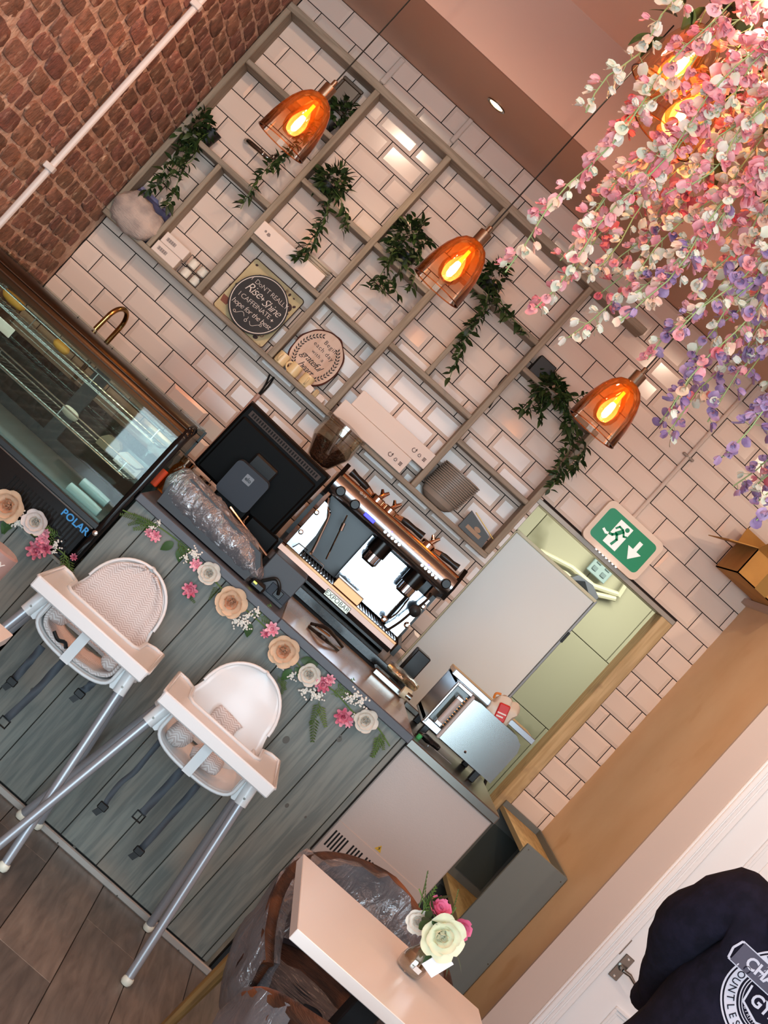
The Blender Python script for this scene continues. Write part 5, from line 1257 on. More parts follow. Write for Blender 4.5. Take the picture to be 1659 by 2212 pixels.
solo('harness_clip', MB().tube(smooth_path([O1 + V((-.08, -.172, .598)), O1 + V((-.055, -.178, .588)), O1 + V((-.035, -.178, .596)), O1 + V((-.02, -.178, .585))], 10), .006, 8), M_black, 'small dark harness clip in the lap of the padded high chair', 'clip')
# cloth in the bare chair
m = crumple(O2 + V((-.085, -.10, .618)), .038, .05, .042, 7.7, 14, 20, .3, 16); m2 = crumple(O2 + V((.03, -.09, .607)), .05, .05, .034, 2.2, 14, 20, .3, 16)
cl = thing('seat_cloth', 'crumpled beige herringbone cloth lying in the bare high chair', 'cloth', O2 + V((0, -.1, .575)))
part('fold', m, M_herr, cl, 70); part('fold', m2, M_herr, cl, 70)
fl_ = MB(); rows = []
for i in range(8):
    z = .64 + .012 * i; rows.append([O2 + V((x + .004 * sin(i), .075 + (z - .57) * .2 - .022 + .006 * sin(x * 60 + i), z - x * .1)) for x in [-.045 + .012 * k for k in range(9)]])
part('hanging_fold', fl_.sheet(rows), M_herr, cl, 70, mods=[('SOLIDIFY', dict(thickness=.006, offset=0))])
# ================================================================ amber pendant lamps
def amber_glass():
    m = bpy.data.materials.new('amber_shade_glass'); m.use_nodes = True; nt = m.node_tree; N = nt.nodes; L = nt.links
    for n in list(N): N.remove(n)
    out = N.new('ShaderNodeOutputMaterial'); tr = N.new('ShaderNodeBsdfTransparent'); gl = N.new('ShaderNodeBsdfGlossy'); tl = N.new('ShaderNodeBsdfTranslucent'); df = N.new('ShaderNodeBsdfDiffuse')
    tc = N.new('ShaderNodeTexCoord'); sp = N.new('ShaderNodeSeparateXYZ'); L.new(tc.outputs['Generated'], sp.inputs[0])
    cr = N.new('ShaderNodeValToRGB'); cr.color_ramp.elements[0].color = srgb('f7ebdd'); cr.color_ramp.elements[1].color = srgb('efba78'); cr.color_ramp.elements[0].position = .05; cr.color_ramp.elements[1].position = .75
    L.new(sp.outputs[2], cr.inputs[0]); L.new(cr.outputs[0], tr.inputs[0])
    for b in (tl, df): b.inputs[0].default_value = srgb('f0851c')
    gl.inputs['Roughness'].default_value = .04
    a1 = N.new('ShaderNodeMixShader'); a1.inputs[0].default_value = .5; L.new(tl.outputs[0], a1.inputs[1]); L.new(df.outputs[0], a1.inputs[2])
    mr = N.new('ShaderNodeMapRange'); mr.inputs[1].default_value = .1; mr.inputs[2].default_value = .8; mr.inputs[3].default_value = .02; mr.inputs[4].default_value = .12; L.new(sp.outputs[2], mr.inputs[0])
    a2 = N.new('ShaderNodeMixShader'); L.new(mr.outputs[0], a2.inputs[0]); L.new(tr.outputs[0], a2.inputs[1]); L.new(a1.outputs[0], a2.inputs[2])
    fr = N.new('ShaderNodeFresnel'); fr.inputs[0].default_value = 1.4
    a3 = N.new('ShaderNodeMixShader'); L.new(fr.outputs[0], a3.inputs[0]); L.new(a2.outputs[0], a3.inputs[1]); L.new(gl.outputs[0], a3.inputs[2]); L.new(a3.outputs[0], out.inputs[0])
    return m
M_shade = amber_glass()
M_bulbg = glassy('amber_bulb_glass', 'f8d2a0', .03, .93)
M_fil = mat('glowing_filament', 'fff2d0', .4, emit='ffdca0', estr=60)
M_filt = mat('glowing_stem', 'ffd98a', .4, emit='ff9a2a', estr=9)
M_nickel = mat('brushed_nickel', 'a08c78', .25, metal=1)
def pendant(x, y, zr, label, power, top, group='amber glass pendant lamps', R=.1, shade=None):
    t = thing('pendant_lamp', label, 'lamp', (x, y, zr), group); M = T((x, y, zr))
    pf = [(R, 0), (R * .985, .03), (R * .955, .07), (R * .90, .105), (R * .80, .145), (R * .66, .178), (R * .46, .203), (R * .24, .214)]
    part('shade', MB().lathe(pf, 40, M, cap0=False, cap1=False), shade or M_shade, t, 80)
    part('shade_lip', MB().tube([V((x + R * cos(a), y + R * sin(a), zr)) for a in [2 * pi * k / 40 for k in range(40)]], .0022, 6, closed=True), M_shade, t)
    part('cap', MB().lathe([(.024, .205), (.024, .258), (.012, .262), (.009, .262), (.009, .282), (.006, .285)], 22, M), M_nickel, t)
    part('cord', MB().tube([(x, y, zr + .28), (x, y, top)], .0028, 6), M_cable, t)
    b = part('bulb', MB().lathe([(.012, .20), (.013, .175), (.022, .155), (.036, .13), (.044, .1), (.046, .082), (.04, .055), (.026, .038), (.004, .032)], 26, M), M_bulbg, t, 80)
    part('filament', MB().lathe([(.003, .056), (.011, .064), (.0135, .086), (.0105, .114), (.004, .126)], 14, M), M_fil, b)
    part('filament_stem', MB().tube([(x, y, zr + .12), (x, y, zr + .172)], [.007, .006], 10), M_filt, b)
    l = bpy.data.lights.new('bulb_light', 'POINT'); l.energy = power; l.color = (1, .5, .18); l.shadow_soft_size = .04
    o = bpy.data.objects.new('bulb_light', l); o.location = (x, y, zr + .09); COL.objects.link(o)
    return t
pendant(.390, -1.5, 2.205, 'left amber glass pendant, hanging before the shelf nearest the brick wall', 2.4, CEIL_HI)
pendant(1.117, -1.5, 2.197, 'middle amber glass pendant of the row over the counter', 2.4, CEIL_HI)
pendant(1.842, -1.5, 2.200, 'right amber glass pendant, its cord among the hanging lilac blossom', 2.4, CEIL_HI)
# ================================================================ hanging blossom around the ceiling lamps
CCX, CCY = 1.72, -2.62
ch = thing('flower_chandelier', 'hanging mass of pink, white and lilac artificial wisteria on a black ceiling hoop', 'flowers', (CCX, CCY, 2.2))
hp = [V((CCX + .62 * cos(2 * pi * k / 48), CCY + .42 * sin(2 * pi * k / 48), 3.22)) for k in range(48)]
part('hoop', MB().tube(hp, .012, 8, closed=True), M_black, ch)
hg = MB()
for k in range(6): q = hp[k * 8]; hg.tube([q, V((q.x, q.y, CEIL_HI))], .003, 5)
part('hanger', hg, M_cable, ch, kind='stuff')
part('leaf_ring', MB().tube([V((CCX + .5 * cos(2 * pi * k / 30), CCY + .33 * sin(2 * pi * k / 30), 3.20)) for k in range(30)], .035, 8, closed=True), mat('dark_moss', '26331a', .8), ch)
def petal_mat(n, c, v): return mat(n, c, .6, var=v, vscale=25, sss=.3, rnd=.14)
PM = {'pink': petal_mat('blossom_pink', 'e8909a', 'f4bfc2'), 'coral': petal_mat('blossom_coral', 'e0707c', 'ee9aa0'), 'white': petal_mat('blossom_white', 'efe8dc', 'e2e6cf'), 'lilac': petal_mat('blossom_lilac', '9a7ba8', 'c0a4c8'), 'cream': petal_mat('blossom_cream', 'f2dcc0', 'f0c8b8')}
M_vine = mat('pale_vine', '9ab075', .6)
def blossom_mb(seed):
    rr = random.Random(seed); mb = MB()
    for (a, tilt, L_, W, cup) in ((0, .5, .021, .026, .35), (2.2, .9, .016, .015, .5), (-2.2, .9, .016, .015, .5), (pi, 1.3, .012, .012, .7)):
        petal(mb, Matrix.Rotation(a + rr.uniform(-.25, .25), 4, 'Z') @ Matrix.Rotation(tilt + rr.uniform(-.2, .2), 4, 'X'), L_ * rr.uniform(.9, 1.15), W, cup)
    return mb
BL = {k: [mesh('blossom', blossom_mb(s + 10), m, 60) for s in range(3)] for k, m in PM.items()}
rr = random.Random(31)
strands = []
def zlow(x): 
    pts = ((.85, 3.0), (1.0, 2.8), (1.12, 2.5), (1.24, 2.27), (1.5, 2.21), (1.9, 2.19), (2.3, 2.2), (2.8, 2.3))
    for (a, za), (b, zb_) in zip(pts, pts[1:]):
        if a <= x <= b: return za + (zb_ - za) * (x - a) / (b - a)
    return 2.6
ends = [(1085, 580), (1150, 668), (1232, 735), (1205, 560), (1262, 238), (1290, 330), (1250, 480), (1300, 640), (1350, 700), (1340, 560), (1430, 938), (1448, 880), (1478, 800), (1400, 780), (1520, 905), (1590, 1055), (1640, 1128), (1560, 980), (1625, 890), (1600, 760), (1550, 700), (1500, 640), (1450, 560), (1420, 480), (1380, 420), (1330, 440), (1620, 620), (1570, 520), (1330, 300), (1650, 480), (1480, 400), (1380, 640), (1540, 600), (1650, 1010), (1470, 720), (1610, 690), (1180, 640), (1270, 600), (1405, 650), (1655, 820)]
for px, py in ends:
    y = CCY + rr.uniform(-.36, .34); p = at(px, py, y=y); strands.append((p.x, y, p.z))
for px, py in ((1440, 420), (1500, 400), (1560, 330)): y = rr.uniform(-3.0, -2.85); p = at(px, py, y=y); strands.append((p.x, y, p.z))
for i in range(16): x = CCX + rr.uniform(.1, .75); y = CCY + rr.uniform(-.36, .34); strands.append((x, y, zlow(min(x, 2.7)) + rr.uniform(0, .5)))
cnt = []; 
for (x, y, zb_) in strands:
    zt = 3.22; n = 12
    dx, dy = rr.uniform(-.05, .05), rr.uniform(-.04, .04)
    pth = [V((x + dx * (1 - i / n) + .012 * sin(i * 1.3 + x * 9), y + dy * (1 - i / n) + .012 * cos(i * 1.7 + y * 9), zt + (zb_ - zt) * i / n)) for i in range(n + 1)]
    sm = MB().tube(pth, .0022, 5); tips = []
    L_ = zt - zb_; k = int(L_ / .0165)
    lil = min(.9, max(0, (x - 1.42) * 1.6)); base = rr.choice(('pink', 'pink', 'white', 'coral', 'pink'))
    for i in range(k):
        u = (i + rr.random() * .8) / k * n; j = min(int(u), n - 1); p = pth[j].lerp(pth[j + 1], u - j)
        side = V((rr.gauss(0, 1), rr.gauss(0, 1) - .2, -.5 + rr.gauss(0, .4))).normalized(); ln = rr.uniform(.012, .034) * (1.15 - .5 * u / n); q = p + side * ln
        sm.tube([p, q], .001, 3, cap=False); zz = q.z
        if rr.random() < lil * (1 if zz < 2.62 else .12): c = 'lilac' if rr.random() < .8 else 'white'
        else:
            w = rr.random(); c = base if w < .5 else ('white' if w < .76 else ('cream' if w < .84 else ('coral' if w < .9 else 'pink')))
        tips.append((q, side, c, rr.uniform(1.2, 1.75) * (1.05 - .3 * u / n)))
    so = part('flower_strand', sm, M_vine, ch, 0)
    cnt += [(so, *t) for t in tips]
cnt.sort(key=lambda t: (not inframe(t[1], 10), t[1].y))
rest = {k: MB() for k in PM}
vis = [c for c in cnt if inframe(c[1], 10)]; rr.shuffle(vis)
seli = set(id(c) for c in vis[:300])
for c in cnt:
    so, q, side, col, s = c
    M = Matrix.Translation(q) @ (basis(side) @ Euler((-pi / 2, 0, 0)).to_matrix()).to_4x4() @ Matrix.Rotation(rr.uniform(-.6, .6), 4, 'Z')
    me = rr.choice(BL[col])
    if id(c) in seli:
        M2 = Matrix.Translation(q - wloc(so)) @ M.to_3x3().to_4x4()
        o = link('blossom', me, so, M2.to_translation(), M2.to_euler()); o.scale = (s, s, s)
    else:
        Ms = M @ Matrix.Scale(s, 4); rest[col].add([Ms @ v.co for v in me.vertices], [tuple(p.vertices) for p in me.polygons])
allr = MB(); keys = list(PM)
for i, k in enumerate(keys): allr.add(rest[k].v, rest[k].f, i)
part('blossom', allr, [PM[k] for k in keys], ch, 60, kind='stuff')
BIGL = leaf_mesh('leaf', .09, .05, .2, .3, M_leaf, 6)
for (px, py, y) in ((1425, 70, -2.5), (1490, 10, -2.6), (1520, 15, -2.55), (1610, 160, -2.7), (1590, 180, -2.6), (1550, 330, -2.5), (1640, 410, -2.6), (1560, 290, -2.4), (1470, 25, -2.4), (1540, 240, -2.4), (1620, 200, -2.4), (1575, 210, -2.45), (1650, 240, -2.6)):
    for k in range(2):
        d = V((rr.gauss(0, 1), rr.gauss(-.4, .6), rr.gauss(-.3, .6))); p = at(px + rr.uniform(-12, 12), py + rr.uniform(-12, 12), y=y)
        link('leaf', BIGL, ch, p - wloc(ch), basis(d).to_euler())
M_pale = glassy('pale_amber_glass', 'f6dcb4', .04, .9)
def inner_lamp(px, py, y, label, pw):
    c = at(px, py, y=y); pendant(c.x, y, c.z - .09, label, pw, CEIL_HI, 'amber lamps inside the blossom', .095, M_pale)
inner_lamp(1470, 140, -2.6, 'upper glowing amber lamp buried in the pink blossom', 4)
inner_lamp(1480, 240, -2.7, 'lower glowing amber lamp buried in the pink blossom', 5)
# ================================================================ right side: appliances, kitchen board, grey cupboard
M_appl = mat('off_white_enamel', 'b7a9a1', .4, bump=.04, bscale=220)
M_tstee = mat('scuffed_steel_top', '7d7972', .3, metal=.9)
FX0, FX1, FY = 2.056, 2.44, -1.8
ic = thing('white_appliance', 'off white cabinet appliance with slotted vents and steel top beside the counter', 'appliance', (2.24, -1.5, 0))
part('cabinet', MB().box(FX0, FX1, FY, -1.2, .512, .985, .004), M_appl, ic)
part('lower_panel', MB().box(FX0 + .001, FX1 - .001, FY - .004, FY + .02, .514, .66, .003), M_appl, ic)
for x in (FX0 + .03, FX1 - .03):
    for y in (FY + .03, -1.25): part('leg', MB().box(x - .018, x + .018, y - .018, y + .018, 0, .512, .003), M_black, ic)
part('bottom_bar', MB().box(FX0, FX0 + .09, FY - .006, FY + .02, .497, .512, .002), M_black, ic)
sl = MB()
for g0, n, za in ((0, 5, .565), (.075, 4, .58), (.135, 4, .595)):
    for k in range(n): x = FX0 + .016 + g0 + k * .0125; sl.box(x, x + .006, FY - .0046, FY + .001, za, .628)
part('vent_slots', sl, MATS['vent_black'], ic, 0, kind='stuff')
wn = part('warning_mark', MB().prism([(2.206, .666), (2.232, .666), (2.219, .688)], FY - .0012, FY - .0002, 'y'), mat('warning_yellow', 'c9a227', .5), ic, 0)
part('bolt_mark', MB().prism([(2.216, .669), (2.223, .675), (2.219, .676), (2.222, .683), (2.214, .676), (2.219, .675)], FY - .0018, FY - .0012, 'y'), M_black, wn, 0)
part('steel_top', MB().box(FX0 - .004, FX1 + .006, FY - .012, -1.1, .985, 1.018, .004), M_tstee, ic)
part('top_upstand', MB().box(FX0 - .004, FX1 + .006, -1.14, -1.1, 1.018, 1.04, .003), M_tstee, ic)
scr = MB()
for a, b in (((925, 1611), (940, 1602)), ((938, 1618), (975, 1650))): scr.tube([at(*a, z=1.0195), at(*b, z=1.0195)], .0012, 4)
part('scratch', scr, M_brsteel, ic, kind='stuff')
# steel grill toaster
to = thing('toaster_oven', 'stainless steel grill toaster standing on the steel topped appliance', 'toaster', (2.23, -1.45, 1.018))
part('shell', MB().prism([(2.146, 1.062), (2.386, 1.062), (2.386, 1.20), (2.375, 1.228), (2.345, 1.243), (2.18, 1.243), (2.146, 1.236)], -1.62, -1.28, 'y'), mat('curved_steel', 'a9aba8', .22, metal=1), to, 40)
part('front_edge', MB().box(2.138, 2.150, -1.635, -1.6, 1.058, 1.245, .003), M_appl, to)
part('front_frame', MB().box(2.068, 2.078, -1.63, -1.3, 1.07, 1.25, .003).box(2.068, 2.14, -1.3, -1.28, 1.07, 1.25, .003).box(2.068, 2.14, -1.62, -1.28, 1.235, 1.25, .003).box(2.068, 2.14, -1.62, -1.28, 1.062, 1.09, .003), M_brsteel, to)
part('window', MB().box(2.082, 2.136, -1.60, -1.595, 1.09, 1.235), mat('dark_oven_window', '4c4c42', .1), to)
part('handle', MB().tube([(2.112, -1.64, 1.105), (2.112, -1.64, 1.205)], .012, 12), M_appl, to)
part('handle_post', MB().box(2.098, 2.126, -1.645, -1.6, 1.09, 1.108, .003).box(2.098, 2.126, -1.645, -1.6, 1.2, 1.216, .003), M_brsteel, to)
rb = MB()
for k in range(11): z = 1.10 + k * .012; rb.box(2.131, 2.138, -1.606, -1.60, z, z + .004)
part('grill_marks', rb, MATS['copper_trim'], to, 0, kind='stuff')
part('screw', MB().lathe([(.005, 0), (.003, .002)], 10, T((2.25, -1.6205, 1.085)) @ FACE), M_chrome, to)
for x in (2.10, 2.335):
    for y in (-1.58, -1.32): part('foot', MB().box(x - .012, x + .012, y - .012, y + .012, 1.0185, 1.062, .003), M_black, to)
ld = thing('cream_board', 'long cream baking tray lid lying across the top of the toaster', 'tray', (2.22, -1.45, 1.25))
part('board', MB().box(2.05, 2.41, -1.56, -1.38, 1.252, 1.27, .002), mat('cream_board', 'd9cfa6', .5), ld)
part('edge', MB().box(2.045, 2.415, -1.565, -1.555, 1.25, 1.272, .002), M_brsteel, ld)
bg_ = thing('carrier_bag', 'thin white plastic carrier bag with a red packet on top of the toaster', 'bag', (2.26, -1.5, 1.272))
part('bag', crumple((2.255, -1.56, 1.262), .052, .035, .062, 4.1, 16, 22, .38, 24), mat('thin_bag_plastic', 'e3d3bd', .35, alpha=.82), bg_, 40)
part('red_packet', MB().box(2.236, 2.276, -1.605, -1.59, 1.235, 1.298, .004, M=T((2.256, -1.6, 1.27)) @ Matrix.Rotation(rad(-18), 4, 'Y') @ T((-2.256, 1.6, -1.27))), mat('red_packet', 'c9302c', .4), bg_)
part('packet_lines', MB().box(2.24, 2.272, -1.6065, -1.605, 1.262, 1.267, M=T((2.256, -1.6, 1.27)) @ Matrix.Rotation(rad(-18), 4, 'Y') @ T((-2.256, 1.6, -1.27))).box(2.24, 2.265, -1.6065, -1.605, 1.25, 1.255, M=T((2.256, -1.6, 1.27)) @ Matrix.Rotation(rad(-18), 4, 'Y') @ T((-2.256, 1.6, -1.27))), MATS['white_card'], bg_, 0, kind='stuff')
part('orange_tie', MB().tube(smooth_path([V((2.205, -1.58, 1.285)), V((2.20, -1.585, 1.302)), V((2.215, -1.585, 1.312))], 8), .004, 6), mat('orange_tie', 'd97a22', .5), bg_)
wr_ = solo('tangled_packet', crumple((2.12, -1.66, 1.036), .05, .02, .012, 9.1, 12, 14, .4, 30), M_blackgl, 'black glossy packet lying in front of the toaster on the steel top', 'packet', smooth=30)
solo('green_cap', MB().lathe([(.008, 0), (.009, .004), (.009, .016), (.004, .018)], 14, T((2.085, -1.7, 1.0185))), mat('green_cap', '3fa05a', .5), 'tiny green bottle cap on the steel top by the counter end', 'cap')
# black cables from toaster down to the floor
cb_ = MB().tube(smooth_path([V((2.387, -1.3, 1.17)), at(1108, 1600, y=-1.25), at(1092, 1625, y=-1.2), at(1060, 1655, y=-1.09), at(1044, 1700, y=-1.07), at(1010, 1760, y=-1.07), at(975, 1800, y=-1.07), at(935, 1845, y=-1.07), at(880, 1875, y=-1.07), at(845, 1882, y=-1.07)], 50), .0065, 8)
tag(part('power_cable', cb_, M_cable), 'thin black power cable falling from the toaster past the white appliance', 'cable')
cb_ = MB().tube(smooth_path([at(1000, 1790, y=-1.05), at(950, 1830, y=-1.05), at(900, 1865, y=-1.05), at(850, 1892, y=-1.05), at(800, 1960, y=-1.05)], 30), .013, 8)
cb_.tube(smooth_path([at(990, 1800, y=-1.02), at(930, 1850, y=-1.02), at(885, 1895, y=-1.02), at(860, 1940, y=-1.02)], 30), .011, 8)
tag(part('cable_bundle', cb_, M_cable), 'thick pair of black cables running to the floor behind the white appliance', 'cable', kind='stuff')
# tall white panel inside the kitchen doorway
kb = thing('white_cabinet', 'tall plain white cabinet with cream edges standing inside the kitchen doorway', 'cabinet', (2.33, .3, 0))
M_fridgew = mat('white_laminate_door', 'eef2f0', .4)
part('door', MB().box(2.098, 2.578, .235, .25, .02, 1.838, .002), M_fridgew, kb)
part('carcass', MB().box(2.08, 2.585, .25, .7, 0, 1.85, .004), mat('cream_edge', 'e3dcbc', .5), kb)
part('left_edge', MB().box(2.066, 2.096, .228, .262, .0, 1.852, .003), MATS['cream_edge'], kb)
part('top_edge', MB().box(2.066, 2.585, .228, .262, 1.838, 1.854, .003), MATS['cream_edge'], kb)
part('right_edge', MB().box(2.579, 2.592, .23, .26, .02, 1.85, .002), mat('grey_aluminium', '8f9090', .4, metal=.5), kb)
part('latch', MB().box(2.583, 2.596, .224, .24, 1.60, 1.66, .002), M_black, kb)
br = thing('dark_bracket', 'dark grey metal bracket on top of the white cabinet in the kitchen', 'bracket', (2.52, .35, 1.85))
part('bracket', MB().prism([(2.44, 1.855), (2.60, 1.855), (2.60, 1.875), (2.54, 1.90), (2.46, 1.89)], .33, .4, 'y'), MATS['grey_aluminium'], br)
part('wedge', MB().prism([(2.46, 1.857), (2.55, 1.857), (2.50, 1.887)], .318, .33, 'y'), M_dgrey, br)
# low grey cupboard against the tan side wall
M_grp = mat('slate_grey_paint', '6d716e', .55, bump=.03, bscale=60)
M_ply = mat('raw_ply', 'c2a672', .6, var='ad9160', vscale=5, vstretch=(10, 2, 10), rnd=.05)
M_plye = mat('ply_edge', '9c8a66', .6)
gc = thing('grey_cupboard', 'low open slate grey cupboard with raw ply shelves against the tan wall', 'cupboard', (2.945, -.42, 0))
gx0_, gx1_, gyf, gyb = 2.836, 3.048, -.80, -.02
part('side_panel', MB().box(gx0_ + .002, gx1_ + .004, gyf, gyf + .018, .06, .912, .002), M_grp, gc)
part('side_panel', MB().box(gx0_, gx1_, gyb - .018, gyb, .0, .914, .002), M_grp, gc)
part('back_panel', MB().box(gx1_ - .012, gx1_, gyf + .018, gyb - .018, .02, .914), M_grp, gc)
part('side_panel_lining', MB().box(gx0_ + .03, gx1_ - .03, gyb - .022, gyb - .0185, .54, .80).box(gx0_ + .03, gx1_ - .03, gyb - .022, gyb - .0185, .12, .44), mat('deep_slate', '454d4b', .6), gc, kind='stuff')
for z, nm_ in ((.868, 'top_shelf'), (.482, 'shelf'), (.09, 'shelf')):
    s_ = part(nm_, MB().box(gx0_ + .004, gx1_ - .012, gyf + .018, gyb - .02, z, z + .018), M_ply, gc)
    part('shelf_edge', MB().box(gx0_, gx0_ + .004, gyf + .018, gyb - .02, z - .002, z + .019), M_plye, s_)
part('plinth', MB().box(gx0_ + .02, gx1_ - .02, gyf + .03, gyb - .03, 0, .06), M_dgrey, gc)
sc2 = MB()
for (x, z) in ((gx0_ + .02, .895), (gx1_ - .01, .885), (gx1_ - .005, .45)): sc2.lathe([(.003, 0), (.002, .001)], 8, T((x, gyf, z)) @ FACE)
part('screw', sc2, MATS['worn_chrome'], gc, kind='stuff')
# open cardboard box on the ledge over the side room
M_cbd = mat('brown_cardboard', 'c08a44', .8, var='b07c3c', vscale=6)
cbx = thing('cardboard_box', 'open brown cardboard box overhanging the ledge above the side room', 'box', (3.12, -.25, 2.296))
by0, by1, bz0, bz1 = -.5, -.14, 2.297, 2.43; bx0 = at(1580, 1240, y=-.45).x; bx1 = bx0 + .5
part('sides', MB().box(bx0, bx0 + .005, by0, by1, bz0, bz1).box(bx1 - .005, bx1, by0, by1, bz0, bz1).box(bx0, bx1, by0, by0 + .005, bz0, bz1).box(bx0, bx1, by1 - .005, by1, bz0, bz1).box(bx0, bx1, by0, by1, bz0, bz0 + .005), M_cbd, cbx)
def flap(a, b, out, th=.004):
    a, b, out = V(a), V(b), V(out); n = (b - a).cross(out).normalized() * th
    m = MB(); vs = [a, b, b + out, a + out]; m.add(vs + [p + n for p in vs], [(0, 1, 2, 3), (7, 6, 5, 4), (0, 4, 5, 1), (1, 5, 6, 2), (2, 6, 7, 3), (3, 7, 4, 0)]); part('flap', m, M_cbd, cbx, 0)
flap((bx0, by0, bz1), (bx0, by1, bz1), (-.115, 0, -.055)); flap((bx0, by0, bz1), (bx1, by0, bz1), (0, -.10, .05)); flap((bx1, by0, bz1), (bx1, by1, bz1), (.1, 0, .05)); flap((bx0, by1, bz1), (bx1, by1, bz1), (0, .04, .09))
part('tape', MB().box(bx0 + .1, bx0 + .16, by0 - .0008, by0, bz0, bz1), mat('brown_tape', '8f6a2e', .2), cbx, 0)
# ================================================================ foreground tables, chairs, vase, person
M_top = mat('white_table_laminate', 'e9e2dd', .25)
M_iron = mat('black_iron', '17181c', .5)
def table(x0, x1, y0, y1, label):
    t = thing('cafe_table', label, 'table', ((x0 + x1) / 2, (y0 + y1) / 2, 0)); cx, cy = (x0 + x1) / 2, (y0 + y1) / 2
    part('tabletop', MB().box(x0, x1, y0, y1, .722, .75, .0015), M_top, t)
    part('column', MB().box(cx - .035, cx + .035, cy - .035, cy + .035, .03, .71, .004), M_iron, t)
    part('spider', MB().box(cx - .18, cx + .18, cy - .02, cy + .02, .705, .722).box(cx - .02, cx + .02, cy - .18, cy + .18, .705, .722), M_iron, t)
    part('base', MB().box(cx - .22, cx + .22, cy - .22, cy + .22, 0, .02, .006), M_iron, t)
table(1.852, 2.44, -3.64, -3.03, 'white topped cafe table carrying the little vase of flowers')
table(.39, .985, -3.95, -3.35, 'white topped cafe table poking in at the left edge of the picture')
# tub armchairs wrapped in clear plastic
M_cane = mat('brown_cane', '4c2d1e', .55, var='2e1a12', vscale=9, vstretch=(1, 1, 7), bump=.5, bscale=60, bstretch=(1, 1, 8), spots=('8a5230', 4, .52, .66))
M_seat = mat('charcoal_seat', '26272b', .8, bump=.4, bscale=30)
M_leg = mat('chair_leg_wood', '8a6a3c', .5, var='6f5230', vscale=6, vstretch=(8, 8, 1))
M_chfilm = film_mat('crinkled_clear_film', 'd9d7da', 22, .2)
def rim(a):                       # height of the rim round the tub, a=0 at the back, +-130 deg at the arm ends
    q = abs(a) / rad(128); return .785 - .22 * q ** 1.4 - .12 * max(0, q - .5) ** 1.5
def tub_chair(cx, cy, rz, label):
    t = thing('tub_chair', label, 'chair', (0, 0, 0), 'tub chairs wrapped in clear plastic')
    n = 40
    def shell(off, z0, top=0, wob=0):
        rows = []
        for j in range(11):
            v = j / 10; row = []
            for i in range(n + 1):
                a = rad(-128 + 256 * i / n); zt = rim(a) + top; z = z0 + (zt - z0) * v
                kk = .6 + .4 * min(1, v * 2.2) ** .5; rx = (.235 + .045 * v) * kk + off; ry = (.23 + .05 * v) * kk + off
                w = wob * (noise.noise(V((a * 5, z * 9, 2))) + .6 * noise.noise(V((a * 14, z * 16, 6)))) if wob else 0
                row.append((sin(a) * (rx + w), cos(a) * (ry + w), z + (w * .6 if v > .8 else 0)))
            rows.append(row)
        return rows
    part('tub', MB().sheet(shell(0, .33)), M_cane, t, 60, mods=[('SOLIDIFY', dict(thickness=.022, offset=0))])
    part('rim_roll', MB().tube([(x, y, z) for x, y, z in shell(0, .33)[-1]], .018, 10), M_cane, t, 60)
    part('inner_pad', MB().sheet([[(x * .93, y * .93, z) for x, y, z in r] for r in shell(0, .36, -.05)[4:]]), mat('dark_pad', '34323a', .7) if 'dark_pad' not in MATS else MATS['dark_pad'], t, 60)
    sm = MB().prism([(.225 * cos(2 * pi * k / 30), .225 * sin(2 * pi * k / 30)) for k in range(30)], .38, .45, 'z'); part('seat', sm, M_seat, t, 40)
    rb = MB()
    for k in range(15): y = -.2 + k * .026; w = (.215 ** 2 - y * y) ** .5 * .9 if abs(y) < .21 else .02; rb.tube([(-w, y, .452), (w, y, .452)], .006, 5)
    part('seat_ribs', rb, M_seat, t, 60, kind='stuff')
    for sx in (-1, 1):
        for sy in (-1, 1): part('leg', MB().tube([(sx * .2, sy * .2, .38), (sx * .215, sy * .215, 0)], [.02, .013], 10), M_leg, t)
    rows = shell(.020, .30, .008, .018)
    inner = [[(x * .86, y * .86, z) for x, y, z in r] for r in reversed(shell(0, .36, .015, .03)[4:])]
    fm = MB().sheet(rows + inner)
    part('clear_wrap', fm, M_chfilm, t, 80)
    sk = [[(sin(a) * (.24 + .04 * noise.noise(V((a * 4, v, 3)))) , cos(a) * (.24 + .04 * noise.noise(V((a * 4, v, 8)))), .47 - .02 * v - (.10 * v if abs(a) > rad(130) else 0) + .02 * noise.noise(V((a * 3, v * 4, 1))))[0:3] for a in [rad(-180 + 12 * k) for k in range(31)]] for v in (0, 1)]
    lap = [[(x * s, y * s, .458 + .012 * noise.noise(V((x * s * 16, y * s * 16, 4)))) for x, y, z in sk[0]] for s in (.15, .4, .65, .88)]
    part('seat_wrap', MB().sheet(lap), M_chfilm, t, 80)
    t.location = (cx, cy, 0); t.rotation_euler = (0, 0, rz); return t
tub_chair(2.15, -2.99, rad(4), 'plastic wrapped brown tub chair facing us behind the vase table')
tub_chair(2.12, -3.83, rad(180), 'plastic wrapped tub chair at the bottom, only its back rim in view')
